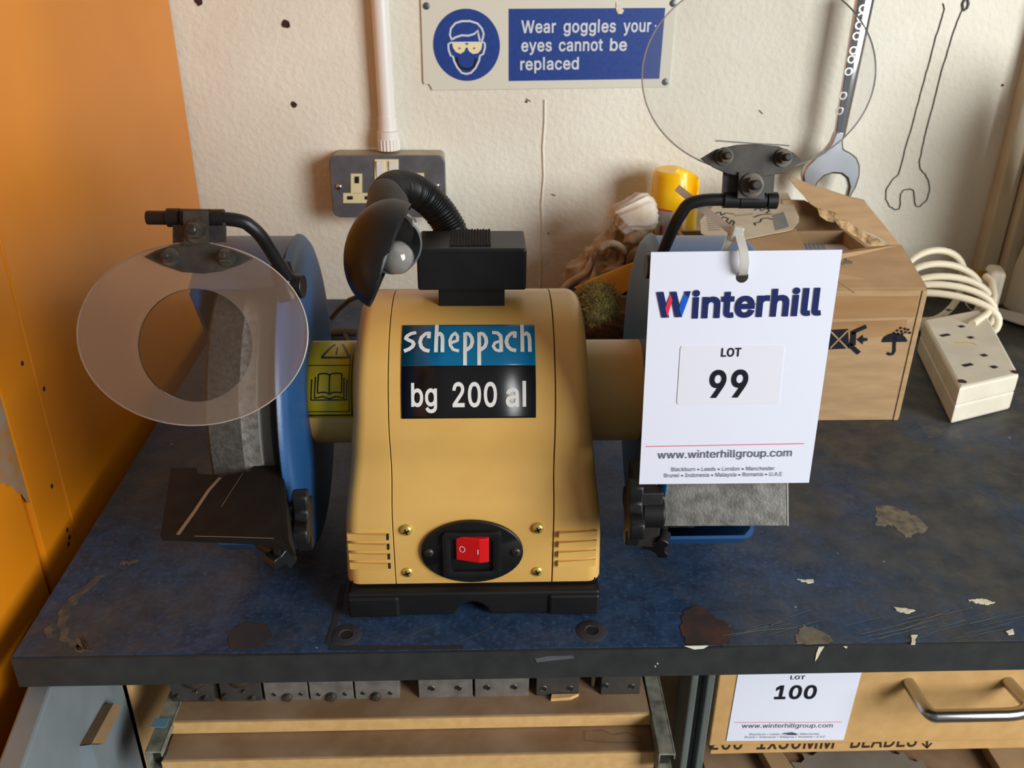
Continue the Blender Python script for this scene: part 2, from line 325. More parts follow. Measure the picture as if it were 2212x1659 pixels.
# lettering: glyph outlines (x, y pairs, 500 units to the cap height); weight is added by offsetting them
FONT = {
'.':(185,[[94,-4,76,-1,62,9,52,23,49,40,52,58,62,72,76,82,94,85,111,82,126,72,135,58,139,40,135,23,126,9,111,-1]]),
'0':(445,[[223,-7,171,1,128,24,93,61,68,111,52,175,47,250,52,325,68,388,93,439,128,476,171,499,223,507,274,499,317,476,352,439,378,388,393,325,398,250,393,175,378,111,352,61,318,24,274,1],[223,49,257,55,285,72,308,102,324,141,335,191,338,250,335,309,324,359,308,398,285,428,257,446,223,452,189,446,160,428,138,398,121,359,111,309,107,250,111,191,121,141,138,102,160,72,189,55]]),
'1':(445,[[75,0,75,54,384,54,384,0],[271,500,271,0,209,0,209,441,206,441,85,352,85,419,195,500]]),
'2':(445,[[63,0,63,47,230,225,256,253,277,278,294,300,305,321,312,342,315,365,312,390,302,411,288,429,268,441,246,449,220,452,193,449,169,440,150,425,136,406,128,383,125,356,64,356,70,398,85,435,109,465,141,488,179,502,221,507,264,502,301,488,332,466,355,438,370,404,374,366,372,339,365,312,351,285,330,254,301,219,262,177,150,59,150,56,383,56,383,0]]),
'3':(445,[[214,-7,170,-3,130,10,96,29,69,56,51,90,43,130,107,130,113,106,124,86,141,70,162,58,187,51,215,49,244,52,270,60,292,73,309,91,320,114,323,142,320,169,311,193,294,213,270,230,238,240,198,243,154,243,154,294,283,441,283,444,68,444,68,500,366,500,366,453,208,273,208,284,259,284,303,271,338,249,365,219,381,183,386,142,381,101,364,65,338,35,303,12,262,-2]]),
'4':(445,[[39,104,39,156,243,500,305,500,107,163,107,160,406,160,406,104],[277,0,277,119,277,144,277,312,337,312,337,0]]),
'5':(445,[[217,-7,175,-2,138,11,106,32,81,59,65,92,59,128,120,128,125,107,136,87,151,71,170,59,193,52,217,49,246,53,271,63,293,80,309,103,319,129,322,159,319,190,308,217,292,240,270,258,244,268,214,272,189,270,165,264,143,254,126,242,66,248,94,500,360,500,360,444,148,444,132,296,134,296,152,309,174,319,199,326,226,328,258,325,289,315,316,300,339,280,358,256,372,227,381,195,384,160,379,115,363,74,337,41,303,15,263,-1]]),
'6':(445,[[222,-7,178,-1,140,14,108,40,83,73,68,113,62,159,66,196,78,235,100,280,135,335,248,500,316,500,148,257,143,257,151,270,162,283,176,293,192,302,211,307,231,309,274,304,310,290,341,267,363,236,377,198,382,154,377,110,361,71,337,39,305,14,266,-2],[222,48,250,51,274,62,294,78,309,100,319,125,322,154,319,184,309,210,294,231,274,247,250,257,222,261,195,257,171,247,151,231,136,210,126,185,123,156,126,126,136,100,151,78,171,62,195,51]]),
'7':(445,[[95,0,318,441,318,444,61,444,61,500,384,500,384,441,162,0]]),
'8':(445,[[222,-7,175,-2,133,11,99,33,73,61,56,95,51,133,54,164,64,192,79,217,99,237,123,252,150,260,150,262,117,277,91,303,75,336,69,374,74,410,89,442,112,469,143,489,180,502,222,507,264,502,301,489,332,469,355,442,370,410,375,374,370,336,353,303,328,277,295,262,295,260,322,252,345,237,365,217,381,192,391,164,394,133,388,95,372,61,346,33,311,11,270,-2],[222,48,253,51,280,59,301,72,317,90,328,111,331,136,327,162,317,185,300,204,278,219,252,228,222,231,193,228,166,219,144,204,128,185,117,162,113,136,117,111,127,90,143,72,164,59,191,51],[222,285,247,287,269,295,288,308,302,325,311,345,314,369,311,393,302,413,289,429,270,442,248,449,222,452,197,449,174,442,156,429,142,413,133,393,131,369,133,345,142,325,156,308,175,295,197,287]]),
'9':(445,[[222,507,266,501,305,486,337,460,362,427,377,387,382,341,378,304,366,265,344,220,310,165,197,0,128,0,296,243,302,243,294,230,283,217,269,207,252,198,234,193,214,191,172,196,135,210,104,233,82,264,67,302,62,346,68,390,83,429,108,461,140,486,179,502],[222,452,195,449,171,438,151,422,136,400,126,375,123,346,126,316,136,290,151,269,171,253,195,243,222,239,250,243,274,253,294,269,309,290,319,315,322,344,319,374,309,400,294,422,274,438,250,449]]),
'A':(471,[[16,0,198,500,271,500,455,0,388,0,282,297,272,328,260,366,245,412,228,470,241,470,224,412,209,365,197,327,187,297,84,0],[108,140,108,195,363,195,363,140]]),
'B':(448,[[59,0,59,500,237,500,284,496,323,482,353,461,374,434,387,403,391,367,388,338,380,315,367,296,350,281,331,270,309,262,309,258,333,253,357,241,378,223,395,200,407,170,411,134,406,98,393,66,371,38,339,18,296,4,242,0],[122,56,241,56,291,62,324,78,343,103,349,134,346,159,337,181,321,200,300,214,274,224,244,227,122,227],[122,281,234,281,260,283,283,291,303,304,318,321,327,342,330,366,324,396,307,421,278,438,236,444,122,444]]),
'D':(494,[[215,0,94,0,94,56,211,56,267,62,312,79,348,108,372,146,387,195,392,251,387,307,373,354,348,393,314,421,270,438,217,444,92,444,92,500,221,500,289,493,346,470,392,434,426,384,447,323,454,251,447,178,426,117,392,67,345,30,286,8],[122,500,122,0,59,0,59,500]]),
'E':(411,[[59,0,59,500,366,500,366,444,122,444,122,281,349,281,349,225,122,225,122,56,369,56,369,0]]),
'I':(295,[[31,0,31,56,116,56,116,444,31,444,31,500,265,500,265,444,180,444,180,56,265,56,265,0]]),
'L':(386,[[59,0,59,500,122,500,122,56,355,56,355,0]]),
'M':(617,[[59,0,59,500,149,500,272,184,277,171,282,156,288,139,294,120,300,101,306,82,311,64,316,48,302,48,307,64,312,81,318,100,324,119,330,138,336,156,342,171,346,184,468,500,558,500,558,0,496,0,496,286,496,303,496,321,496,341,496,362,497,384,497,406,498,428,498,449,504,449,497,426,489,402,481,379,474,357,466,335,459,316,453,300,448,286,336,0,281,0,167,286,162,299,156,315,150,334,142,355,135,377,127,401,119,425,110,449,117,449,117,430,118,409,118,387,119,365,119,344,119,323,120,303,120,286,120,0]]),
'O':(524,[[262,-7,202,1,148,24,103,62,69,113,47,176,40,250,47,323,69,386,103,437,148,475,202,499,262,507,323,499,377,475,422,437,456,386,477,323,485,250,477,176,456,113,422,62,377,24,323,1],[262,52,305,58,343,75,376,103,401,142,417,191,423,250,417,309,401,358,376,397,343,425,305,442,262,448,220,442,181,425,148,397,123,358,107,309,102,250,107,191,123,142,148,103,181,75,220,58]]),
'R':(441,[[59,0,59,500,232,500,285,495,327,480,360,457,384,426,398,388,402,346,398,304,384,267,360,236,327,213,284,199,232,194,95,194,95,251,230,251,265,254,293,262,314,276,328,295,336,319,339,346,336,374,328,398,314,417,292,432,264,441,229,444,122,444,122,0],[347,0,226,225,298,225,420,0]]),
'S':(439,[[220,-9,169,-4,125,9,90,30,63,59,45,94,38,134,103,134,109,108,121,86,140,70,164,58,191,51,220,48,252,51,281,59,305,72,324,90,336,112,340,137,336,159,326,176,311,190,291,201,267,210,241,218,181,235,126,256,85,284,59,321,51,366,57,406,74,440,100,468,135,489,177,502,223,507,270,502,311,489,345,468,371,441,387,408,394,371,332,371,321,405,297,430,263,445,221,451,191,448,164,440,143,428,127,411,116,391,113,369,117,346,129,328,146,314,166,303,188,295,209,288,260,274,282,268,306,259,330,248,353,234,372,216,388,194,398,168,401,136,396,97,380,62,354,33,318,10,273,-4]]),
'T':(441,[[31,444,31,500,410,500,410,444,252,444,252,0,189,0,189,444]]),
'U':(508,[[254,-8,199,-2,151,15,112,43,83,79,65,122,59,170,59,500,122,500,122,175,126,141,138,111,158,86,184,67,216,55,254,51,293,55,325,67,351,86,370,111,382,141,386,175,386,500,449,500,449,170,443,122,425,79,396,43,357,15,310,-2]]),
'W':(674,[[152,0,16,500,81,500,160,193,167,168,172,143,178,118,184,92,189,66,194,39,186,39,191,66,196,92,202,118,208,143,214,168,220,193,301,500,373,500,454,193,460,168,466,143,472,118,478,92,483,66,489,39,480,39,485,66,490,92,496,118,502,143,508,168,514,193,593,500,658,500,521,0,448,0,361,317,353,350,345,385,338,423,330,467,344,467,336,425,329,388,321,353,312,317,227,0]]),
'a':(383,[[157,-8,123,-5,93,5,67,21,47,44,34,72,30,106,33,135,42,158,57,176,76,190,98,200,123,207,149,212,175,216,206,220,230,223,248,226,261,231,268,239,271,250,271,252,269,274,262,292,251,306,236,316,216,323,192,325,168,323,147,317,129,307,116,296,105,283,98,269,40,286,56,317,77,340,102,357,131,369,161,376,191,378,212,377,235,373,258,366,281,354,301,338,317,315,327,285,331,247,331,0,272,0,272,51,268,51,260,38,248,24,232,11,212,1,187,-6],[167,45,198,48,224,58,244,73,259,92,268,113,271,136,271,187,265,182,255,179,242,176,227,173,212,170,197,168,183,167,172,165,152,161,132,156,115,148,102,137,93,122,90,103,93,85,100,71,112,60,128,51,146,46]]),
'b':(417,[[226,-8,194,-5,169,4,150,16,135,31,124,45,116,58,110,58,110,0,52,0,52,500,112,500,112,314,116,314,124,326,135,340,149,354,168,366,193,375,225,378,269,372,308,354,339,326,363,288,379,240,384,186,379,130,364,83,340,45,308,16,269,-2],[216,46,248,51,275,64,295,86,310,115,319,148,322,186,320,223,311,257,296,285,275,306,249,320,216,324,185,320,158,307,138,286,123,258,114,225,111,186,114,147,123,113,138,85,159,64,185,50]]),
'c':(389,[[204,-8,156,-2,115,16,81,45,55,84,39,130,34,184,39,239,55,286,81,325,115,354,156,372,204,378,230,376,256,371,279,362,300,350,318,335,334,316,347,295,355,272,298,257,293,271,285,284,276,296,265,305,252,313,238,319,222,323,204,324,170,319,143,305,122,282,107,254,98,221,95,184,98,148,107,115,122,87,143,65,170,50,204,46,222,47,238,51,253,57,266,65,277,75,287,87,294,101,299,115,357,101,348,77,335,55,320,37,301,21,280,8,256,-1,231,-6]]),
'd':(417,[[192,-8,148,-2,110,16,78,45,54,83,39,130,34,186,39,240,54,288,78,326,110,354,148,372,192,378,224,375,249,366,268,354,282,340,293,326,301,314,305,314,305,500,365,500,365,0,307,0,307,58,301,58,293,45,282,31,267,16,248,4,223,-5],[201,46,232,50,259,64,279,85,294,113,303,147,306,186,303,225,294,258,280,286,259,307,233,320,201,324,169,320,142,306,121,285,107,257,98,223,95,186,98,148,107,115,122,86,143,64,169,51]]),
'e':(397,[[208,-8,158,-2,115,16,80,45,55,83,39,130,34,184,39,238,54,285,79,324,113,353,154,372,202,378,232,375,261,368,289,354,314,335,335,309,351,277,361,238,365,191,365,166,73,166,73,217,332,217,304,199,301,233,293,264,278,289,258,308,233,320,202,324,170,320,144,308,123,289,107,265,97,237,94,207,94,174,98,136,109,104,126,79,148,60,176,49,209,45,230,47,249,52,266,60,281,71,292,86,300,104,359,89,347,62,329,39,306,19,278,4,245,-5]]),
'g':(418,[[203,-148,165,-145,132,-137,104,-125,81,-108,63,-89,50,-68,100,-40,108,-52,119,-65,134,-77,152,-87,175,-93,203,-96,245,-90,277,-74,299,-46,306,-6,306,67,301,67,293,55,282,41,267,27,248,15,223,7,192,5,149,10,111,26,79,53,54,89,39,134,34,188,39,242,54,288,78,326,110,354,149,372,193,378,224,375,249,366,268,354,283,340,294,326,302,313,308,313,308,373,366,373,366,-9,361,-53,344,-88,319,-115,286,-134,247,-144],[201,58,233,62,259,74,280,93,295,119,304,151,307,189,304,227,295,259,280,286,259,307,233,320,201,324,169,320,143,306,122,285,107,258,98,226,95,189,98,152,107,120,122,94,143,74,169,62]]),
'h':(403,[[112,223,112,0,52,0,52,500,112,500,112,283,101,283,121,327,149,356,184,372,223,378,259,374,290,362,316,343,335,315,347,280,351,236,351,0,291,0,291,231,285,270,268,299,241,317,206,323,181,321,158,312,139,298,124,278,115,253]]),
'i':(164,[[52,0,52,373,112,373,112,0],[82,435,66,438,53,447,44,460,41,475,44,490,53,503,66,512,82,515,98,512,112,503,121,490,124,475,121,460,112,447,98,438]]),
'k':(374,[[108,134,108,208,118,208,280,373,354,373,181,196,174,196],[52,0,52,500,112,500,112,0],[289,0,145,183,188,225,366,0]]),
'l':(186,[[137,-2,99,3,73,20,57,47,52,83,52,500,112,500,112,97,113,75,118,61,128,54,144,51,152,51,158,52,162,52,167,53,178,3,169,1,159,-1,148,-2]]),
'm':(599,[[52,0,52,373,110,373,110,290,106,290,116,318,130,340,148,357,169,370,192,377,215,380,253,373,282,355,303,326,315,290,307,290,316,315,331,337,351,355,374,368,401,377,429,380,460,376,489,365,513,348,531,323,543,291,547,251,547,0,487,0,487,249,482,284,464,307,440,320,411,325,388,322,368,314,351,302,339,285,332,265,330,243,330,0,269,0,269,255,264,284,249,306,225,320,196,325,175,322,155,315,137,302,124,284,115,262,112,234,112,0]]),
'n':(403,[[112,223,112,0,52,0,52,373,110,373,110,283,101,283,121,327,149,356,184,372,223,378,259,374,290,362,315,343,335,315,347,280,351,236,351,0,291,0,291,231,285,270,268,299,241,317,206,323,181,321,158,312,139,298,124,278,115,253]]),
'o':(408,[[204,-8,156,-2,115,16,81,45,55,84,39,130,34,184,39,239,55,286,81,325,115,354,156,372,204,378,252,372,293,354,328,325,353,286,369,239,374,184,369,130,353,84,328,45,293,16,252,-2],[204,46,238,50,266,65,287,87,302,115,311,148,314,184,311,220,302,254,287,282,266,305,238,319,204,324,170,319,143,305,122,282,107,254,98,221,95,184,98,148,107,115,122,87,143,65,170,50]]),
'p':(417,[[52,-140,52,373,110,373,110,314,116,314,124,326,135,340,149,354,168,366,193,375,225,378,269,372,308,354,339,326,363,288,379,240,384,186,379,130,364,83,340,45,308,16,269,-2,226,-8,194,-5,170,4,150,16,136,31,124,45,116,58,112,58,112,-140],[216,46,248,51,275,64,295,86,310,115,319,148,322,186,320,223,311,257,296,285,275,306,249,320,216,324,185,320,158,307,138,286,123,258,114,225,111,186,114,147,123,113,138,85,159,64,185,50]]),
'r':(255,[[52,0,52,373,110,373,110,315,113,315,128,341,150,361,178,374,209,378,217,378,225,378,233,378,239,377,239,317,235,318,226,319,215,320,203,320,179,317,156,309,138,296,124,279,115,257,112,233,112,0]]),
's':(359,[[179,-8,142,-5,110,3,83,18,61,37,45,62,35,93,92,105,103,78,122,59,147,48,178,45,213,49,240,61,258,79,263,101,260,119,250,133,232,145,208,152,147,167,102,183,71,205,52,233,46,269,50,299,64,326,85,348,113,364,146,374,184,378,219,375,249,366,274,352,294,333,308,311,318,285,263,272,254,292,238,310,216,323,184,327,154,323,129,311,112,294,107,272,110,254,122,239,141,228,169,219,226,206,270,190,301,168,319,140,326,105,321,74,307,46,285,24,255,6,220,-4]]),
't':(223,[[200,373,200,321,6,321,6,373],[64,463,124,463,124,96,126,75,134,60,147,52,167,49,174,49,182,50,191,51,198,53,209,2,200,-1,189,-3,177,-4,165,-4,123,2,90,21,70,51,64,91]]),
'u':(403,[[179,-5,144,-1,113,11,87,30,68,58,56,93,52,137,52,373,112,373,112,142,117,103,135,74,161,55,197,49,222,52,245,61,264,75,279,95,288,120,291,150,291,373,351,373,351,0,293,0,293,90,302,90,281,46,253,17,218,0]]),
'w':(557,[[135,0,22,373,86,373,131,210,141,174,151,134,162,90,172,41,162,41,172,88,182,132,193,173,203,210,248,373,311,373,355,210,365,173,375,133,385,89,395,41,385,41,395,89,406,133,416,173,426,210,472,373,535,373,422,0,362,0,313,169,306,195,299,221,292,248,286,276,279,304,272,332,286,332,279,304,272,276,265,248,258,221,251,194,244,169,195,0]]),
'x':(372,[[20,0,168,214,168,168,28,373,98,373,145,300,162,274,176,249,190,225,204,202,172,202,186,225,199,249,213,274,229,300,277,373,346,373,205,166,205,210,352,0,282,0,227,84,211,110,196,134,183,157,170,179,201,179,188,157,175,134,162,110,146,84,90,0]]),
'y':(383,[[47,-136,60,-84,70,-86,87,-88,102,-87,116,-82,128,-73,139,-57,148,-35,160,-1,17,373,83,373,162,152,174,119,184,85,193,52,202,20,181,20,190,52,199,85,209,119,220,152,300,373,365,373,201,-57,188,-84,173,-105,156,-122,137,-133,115,-140,90,-143,76,-142,63,-141,54,-139]]),
'•':(382,[[191,91,163,95,137,105,115,122,98,144,87,170,84,198,87,227,98,253,115,274,137,291,163,302,191,306,219,302,245,291,267,274,284,253,295,227,298,198,295,170,284,144,267,122,245,105,219,95]]),
}
from mathutils.geometry import delaunay_2d_cdt
_tc = {}
def text_geo(t, bold=0.0, spacing=1.0, cuts=0):
    k = (t, bold, spacing, cuts)
    if k in _tc: return _tc[k]
    def fatten(l):
        n = len(l); out = []
        for i in range(n):
            a, b_, c_ = l[i-1], l[i], l[(i+1) % n]; d1 = (b_-a).normalized(); d2 = (c_-b_).normalized()
            n1 = Vector((d1.y, -d1.x, 0)); n2 = Vector((d2.y, -d2.x, 0)); m_ = n1+n2
            m_ = n1 if m_.length < .2 else m_/(m_.length_squared/2)
            out.append(b_+m_*bold*sgn_)
        return out
    x = 0; vs = []; fs = []
    for c in t:
        if c == ' ': x += .36; continue
        adv, loops = FONT[c]
        if c == 'l' and 0 < bold < .05: loops = [[52, 0, 52, 520, 112, 520, 112, 0]]
        pl = [[Vector((l[i]/500+x+bold, l[i+1]/500, 0)) for i in range(0, len(l), 2)] for l in loops]
        ar_ = lambda l: sum(l[i-1].x*l[i].y-l[i].x*l[i-1].y for i in range(len(l)))
        sgn_ = 1 if ar_(max(pl, key=lambda l: abs(ar_(l)))) > 0 else -1
        if bold: pl = [fatten(l) for l in pl]
        flat = [p.to_2d() for l in pl for p in l]; ed = []; k1 = 0
        for l in pl: ed += [(k1+q_, k1+(q_+1) % len(l)) for q_ in range(len(l))]; k1 += len(l)
        cv, _, cf, _, _, _ = delaunay_2d_cdt(flat, ed, [], 0, 1e-5)
        k0 = len(vs); vs += [Vector((p.x, p.y, 0)) for p in cv]
        for f_ in cf:
            cx_ = sum(cv[q_].x for q_ in f_)/len(f_); cy_ = sum(cv[q_].y for q_ in f_)/len(f_); wn = 0
            for l in pl:
                for q_ in range(len(l)):
                    a, b_ = l[q_-1], l[q_]
                    if (a.y <= cy_) != (b_.y <= cy_) and a.x+(cy_-a.y)/(b_.y-a.y)*(b_.x-a.x) > cx_: wn += 1 if b_.y > a.y else -1
            if wn*sgn_ > 0: fs.append([k0+q_ for q_ in f_])
        x += adv/500*spacing+bold*1.2
    if cuts:
        bm = bmesh.new(); bv = [bm.verts.new(v) for v in vs]
        for f_ in fs:
            try: bm.faces.new([bv[i] for i in f_])
            except ValueError: pass
        y0 = min(v.y for v in vs); y1 = max(v.y for v in vs)
        for i in range(1, cuts):
            bmesh.ops.bisect_plane(bm, geom=bm.verts[:]+bm.edges[:]+bm.faces[:], plane_co=(0, y0+(y1-y0)*i/cuts, 0), plane_no=(0, 1, 0))
        bm.verts.index_update(); vs = [v.co.copy() for v in bm.verts]; fs = [[v.index for v in f_.verts] for f_ in bm.faces]; bm.free()
    x0 = min(v.x for v in vs); x1 = max(v.x for v in vs)
    for v in vs: v.x -= x0
    _tc[k] = (vs, fs, x1-x0); return _tc[k]
CAP = 1.0
def put_text(mb, t, fn, width, cap, bold=0, spacing=1, mi=0, cuts=0):
    """fn(x, y) maps metres along / above the baseline to a point"""
    vs, fs, w_ = text_geo(t, bold, spacing, cuts)
    mb.add([fn(v.x/w_*width, v.y/CAP*cap) for v in vs], fs, mi)
def plane_text(mb, t, pl, nrm, up, pxl, pxr, cap, off=.0003, bold=0, spacing=1, mi=0):
    O = PP(*pxl, pl, nrm); E = PP(*pxr, pl, nrm); u = (E-O); W_ = u.length; u.normalize(); n = Vector(nrm).normalized()*off
    up = Vector(up); up = (up-u*up.dot(u)).normalized()
    put_text(mb, t, lambda x, y: O+u*x+up*y+n, W_, cap, bold, spacing, mi)

# ================================================================ SETTING
YW = .648
wall = MB().box(-1.6, .70, YW, YW+.08, -.9, 1.5).build('wall_back', 'wall', kind='structure')
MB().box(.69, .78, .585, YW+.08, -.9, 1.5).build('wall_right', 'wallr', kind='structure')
MB().box(-1.6, 1.6, -1.6, YW+.08, -.95, -.9).build('floor', 'floor', kind='structure')
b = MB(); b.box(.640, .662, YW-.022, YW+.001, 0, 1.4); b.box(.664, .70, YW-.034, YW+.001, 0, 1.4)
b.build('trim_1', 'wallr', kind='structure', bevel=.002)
b = MB(); b.prism([P(2212, 572, 'x', .688), P(2184, 655, 'x', .688), P(2196, 690, 'x', .688), (.688, .40, .0), (.688, .40, .3), (.688, .55, .3)], (-.012, 0, 0))
b.build('trim_2', 'sign_white', kind='structure')
# marks on the wall, pencilled tool outline and old screw holes
def wallpt(px, py, off=.0006): return P(px, py, 'y', YW-off)
b = MB()
def wobble(pts, k=4):
    out = []
    for i in range(len(pts)-1):
        for j in range(k):
            t = j/k; a, c = pts[i], pts[i+1]
            out.append((a[0]+(c[0]-a[0])*t+random.uniform(-.8, .8), a[1]+(c[1]-a[1])*t+random.uniform(-.8, .8)))
    return out+[pts[-1]]
outl = [(2037, 8), (2041, 20), (2036, 34), (2022, 80), (2005, 145), (1988, 205), (1972, 265), (1955, 325), (1941, 376), (1926, 390), (1915, 410), (1914, 430), (1922, 446), (1935, 454), (1943, 450), (1945, 435), (1946, 420), (1952, 411), (1965, 408), (1974, 412), (1975, 428), (1978, 445), (1988, 446), (2000, 434), (2008, 415), (2007, 395), (2000, 378), (1988, 366), (1986, 352), (1992, 320), (2003, 275), (2018, 218), (2034, 155), (2052, 95), (2068, 45), (2080, 18)]
b.tube([wallpt(*p) for p in wobble(outl)], .0007, 5)
b.tube([wallpt(*p) for p in [(2080, 18), (2079, 8), (2083, 0), (2090, -2), (2092, 8), (2089, 18), (2083, 22), (2080, 18)]], .0016, 5)
b.build('pencil_outline', 'pencil', wall)
for (px, py, r) in ((618, 52, .0045), (634, 225, .0038), (430, 3, .0045), (2047, 537, .0018), (1137, 219, .0015), (1185, 504, .001), (2165, 184, .0015)):
    c = wallpt(px, py, 0); q = MB(); pr = []
    for k in range(10): 
        a = 2*pi*k/10; rr = r*random.uniform(.75, 1.2); pr.append(c+Vector((cos(a)*rr, 0, sin(a)*rr)))
    q.prism(pr, (0, -.0008, 0)); q.build('screw_hole', 'hole', wall)
q = MB(); q.tube([wallpt(x+random.uniform(-2, 2), y, -.0008) for x, y in [(1176, 215), (1175, 260), (1174, 320), (1173, 380), (1171, 440), (1170, 500), (1168, 560), (1167, 620)]], .0022, 6)
q.build('plaster_ridge', 'wall', wall, smooth=60)
for pts in ([(1545, 304), (1580, 307), (1640, 311), (1705, 315)], [(1137, 214), (1146, 219)], [(1190, 420), (1200, 422)], [(1640, 238), (1648, 246)]):
    q = MB(); q.ribbon([wallpt(x, y, .0005) for x, y in wobble(pts, 3)], .0014, (0, -1, 0)); q.build('scuff_mark', 'pencil', wall)

# ================================================================ WORKTOP
XL = lambda y: -.3008-.037*y
ZB = -.0232
wt = thing('worktop', 'stained navy blue laminate workbench top with charcoal front edge', 'worktop', (.2, .3, ZB))
XR = .686
b = MB(); b.prism([(XL(0), .0012, 0), (XR, .0012, 0), (XR, .36, 0), (XR, YW-.002, 0), (XL(YW), YW-.002, 0)], (0, 0, ZB)); b.build('top_board', 'bench', wt)
b = MB(); b.box(XL(0), XR, -.0012, .0008, ZB-.0004, -.0006); b.build('edge_strip', 'edge', wt)
def splat(pts, mat, name='paint_splash', z=0.0, par=wt, t=.0007, jit=1.5):
    q = MB(); pr = []
    for i in range(len(pts)):
        a, c = pts[i], pts[(i+1) % len(pts)]
        for j in range(6): pr.append((a[0]+(c[0]-a[0])*j/6+random.uniform(-jit, jit), a[1]+(c[1]-a[1])*j/6+random.uniform(-jit, jit)*.6))
    q.prism([P(*p, 'z', z) for p in pr], (0, 0, t)); return q.build(name, mat, par)
splat([(1720, 1252), (1740, 1254), (1757, 1252), (1759, 1260), (1742, 1260)], 'cream')
splat([(1930, 1312), (1960, 1316), (1977, 1320), (1960, 1326), (1938, 1322)], 'cream')
splat([(2090, 1297), (2120, 1294), (2149, 1303), (2130, 1307), (2112, 1304)], 'cream')
splat([(1967, 1373), (1982, 1373), (1977, 1380), (1977, 1393), (1968, 1393), (1969, 1382)], 'cream', jit=.6)
splat([(1720, 1370), (1735, 1350), (1760, 1358), (1790, 1374), (1800, 1385), (1785, 1392), (1722, 1391)], 'tanpaint', t=.0003, jit=3)
splat([(1480, 1315), (1510, 1308), (1540, 1330), (1575, 1350), (1580, 1385), (1560, 1394), (1482, 1394), (1470, 1350)], 'rust', 'rust_stain', t=.0003, jit=4)
splat([(2172, 1365), (2188, 1360), (2190, 1370), (2178, 1372)], 'cream', jit=.6)
splat([(1896, 1094), (1930, 1095), (1990, 1120), (2005, 1145), (1960, 1160), (1930, 1135), (1890, 1138)], 'tanpaint', 'dried_glue', t=.0002, jit=6)
def front(px, py): return P(px, py, 'y', -.0012)
for pts, mt in (([(1768, 1397), (1780, 1396), (1772, 1408), (1766, 1420), (1760, 1428), (1763, 1410)], 'cream'), ([(1478, 1395), (1530, 1394), (1520, 1400), (1500, 1402)], 'sign_white'), ([(1418, 1432), (1422, 1431), (1421, 1435)], 'cream'), ([(1413, 1438), (1417, 1437), (1416, 1441)], 'cream'), ([(1822, 1396), (1830, 1396), (1828, 1400)], 'cream'), ([(1155, 1422), (1180, 1417), (1235, 1415), (1240, 1421), (1190, 1426), (1160, 1430)], 'zinc')):
    q = MB(); q.prism([front(*p) for p in pts], (0, -.0005, 0)); q.build('paint_drip', mt, wt)
for (px, py) in ((748, 1372), (1278, 1363)):
    c = P(px, py, 'z', 0); q = MB()
    q.lathe(c, (0, 0, 1), [(.0105, .0001), (.010, .0004), (.0062, .0005), (.0048, .0008), (.0040, .0003)], 20, cap=False)
    q.lathe(c, (0, 0, 1), [(.0043, .0003), (.003, .0002), (0, .0002)], 20, 1, cap=False)
    q.build('bolt_hole', ['stain', 'dark'], wt, smooth=40)
for pts in ([(215, 1240), (170, 1275), (135, 1310), (122, 1345), (128, 1380), (165, 1406), (190, 1404), (150, 1378), (142, 1345), (155, 1312), (190, 1278), (225, 1245)], [(95, 1362), (110, 1350), (118, 1372), (100, 1385)], [(255, 1215), (300, 1208), (290, 1216), (262, 1222)], [(160, 1392), (175, 1372), (182, 1400), (200, 1408), (165, 1409)]): splat(pts, 'dust', 'dust_smear', t=.0002, jit=5)
splat([(490, 1365), (530, 1345), (580, 1348), (590, 1375), (560, 1402), (500, 1402)], 'stain', 'faint_stain', t=.0002, jit=4)
for k in range(26):
    x0_, y0_ = (random.uniform(1820, 2150), random.uniform(1325, 1388)) if k < 18 else (random.uniform(1560, 1720), random.uniform(1352, 1378)); l_ = random.uniform(40, 150)
    q = MB(); q.ribbon([P(x0_+l_*t_, y0_-l_*t_*random.uniform(.20, .30), 'z', .00035) for t_ in (0, .5, 1)], .00030, (0, 0, 1)); q.build('scratch_mark', 'pale_scratch', wt)
# dirt line left where a machine foot used to stand
for pts in ([(708, 1392), (724, 1340), (742, 1262)], [(712, 1398), (850, 1399), (1000, 1398)],):
    q = MB(); q.ribbon([P(*p, 'z', .0004) for p in wobble(pts, 5)], .0035, (0, 0, 1)); q.build('dirt_line', 'dirt', wt)
for pts in ([(880, 1375), (940, 1350)], [(990, 1388), (1060, 1356), (1075, 1345)], [(1560, 1372), (1640, 1362), (1720, 1356)], [(1860, 1370), (1960, 1345), (2100, 1312)], [(1900, 1380), (2000, 1352)], [(1950, 1360), (2050, 1318)]):
    q = MB(); q.ribbon([P(*p, 'z', .0004) for p in wobble(pts, 4)], .0004, (0, 0, 1)); q.build('scratch_mark', 'scratch', wt)

# ================================================================ ORANGE MACHINE CABINET
XO = -.349
oc = thing('machine_cabinet', 'tall orange painted steel cabinet standing left of the bench', 'cabinet', (-.6, .1, -.9))
xo = lambda y: XO+.037*(YW-y)
NO = Vector((1, .037, 0)).normalized(); OO = Vector((XO, YW, 0))
PO = lambda px, py, d=0.0: PP(px, py, OO+NO*d, NO)
ys = PO(60, 1080).y
def panel(y0, y1, d, z0, z1, nm, mat, bv=.003):
    q = MB(); q.prism([Vector((-.85, y0, z0)), Vector((xo(y0)+d, y0, z0)), Vector((xo(y1)+d, y1, z0)), Vector((-.85, y1, z0))], (0, 0, z1-z0)); return q.build(nm, mat, oc, bevel=bv)
panel(ys+.0015, YW-.004, 0, -.145, 1.3, 'rear_panel', 'orange')
panel(-.25, ys-.0015, -.001, -.145, 1.3, 'front_panel', 'orange', .004)
panel(-.24, YW-.01, -.012, -.9, -.145, 'shadow_base', 'shadow_base', None)  # black box stands in for the dark floor and shadow under the cabinet
yl = PO(150, 1100).y
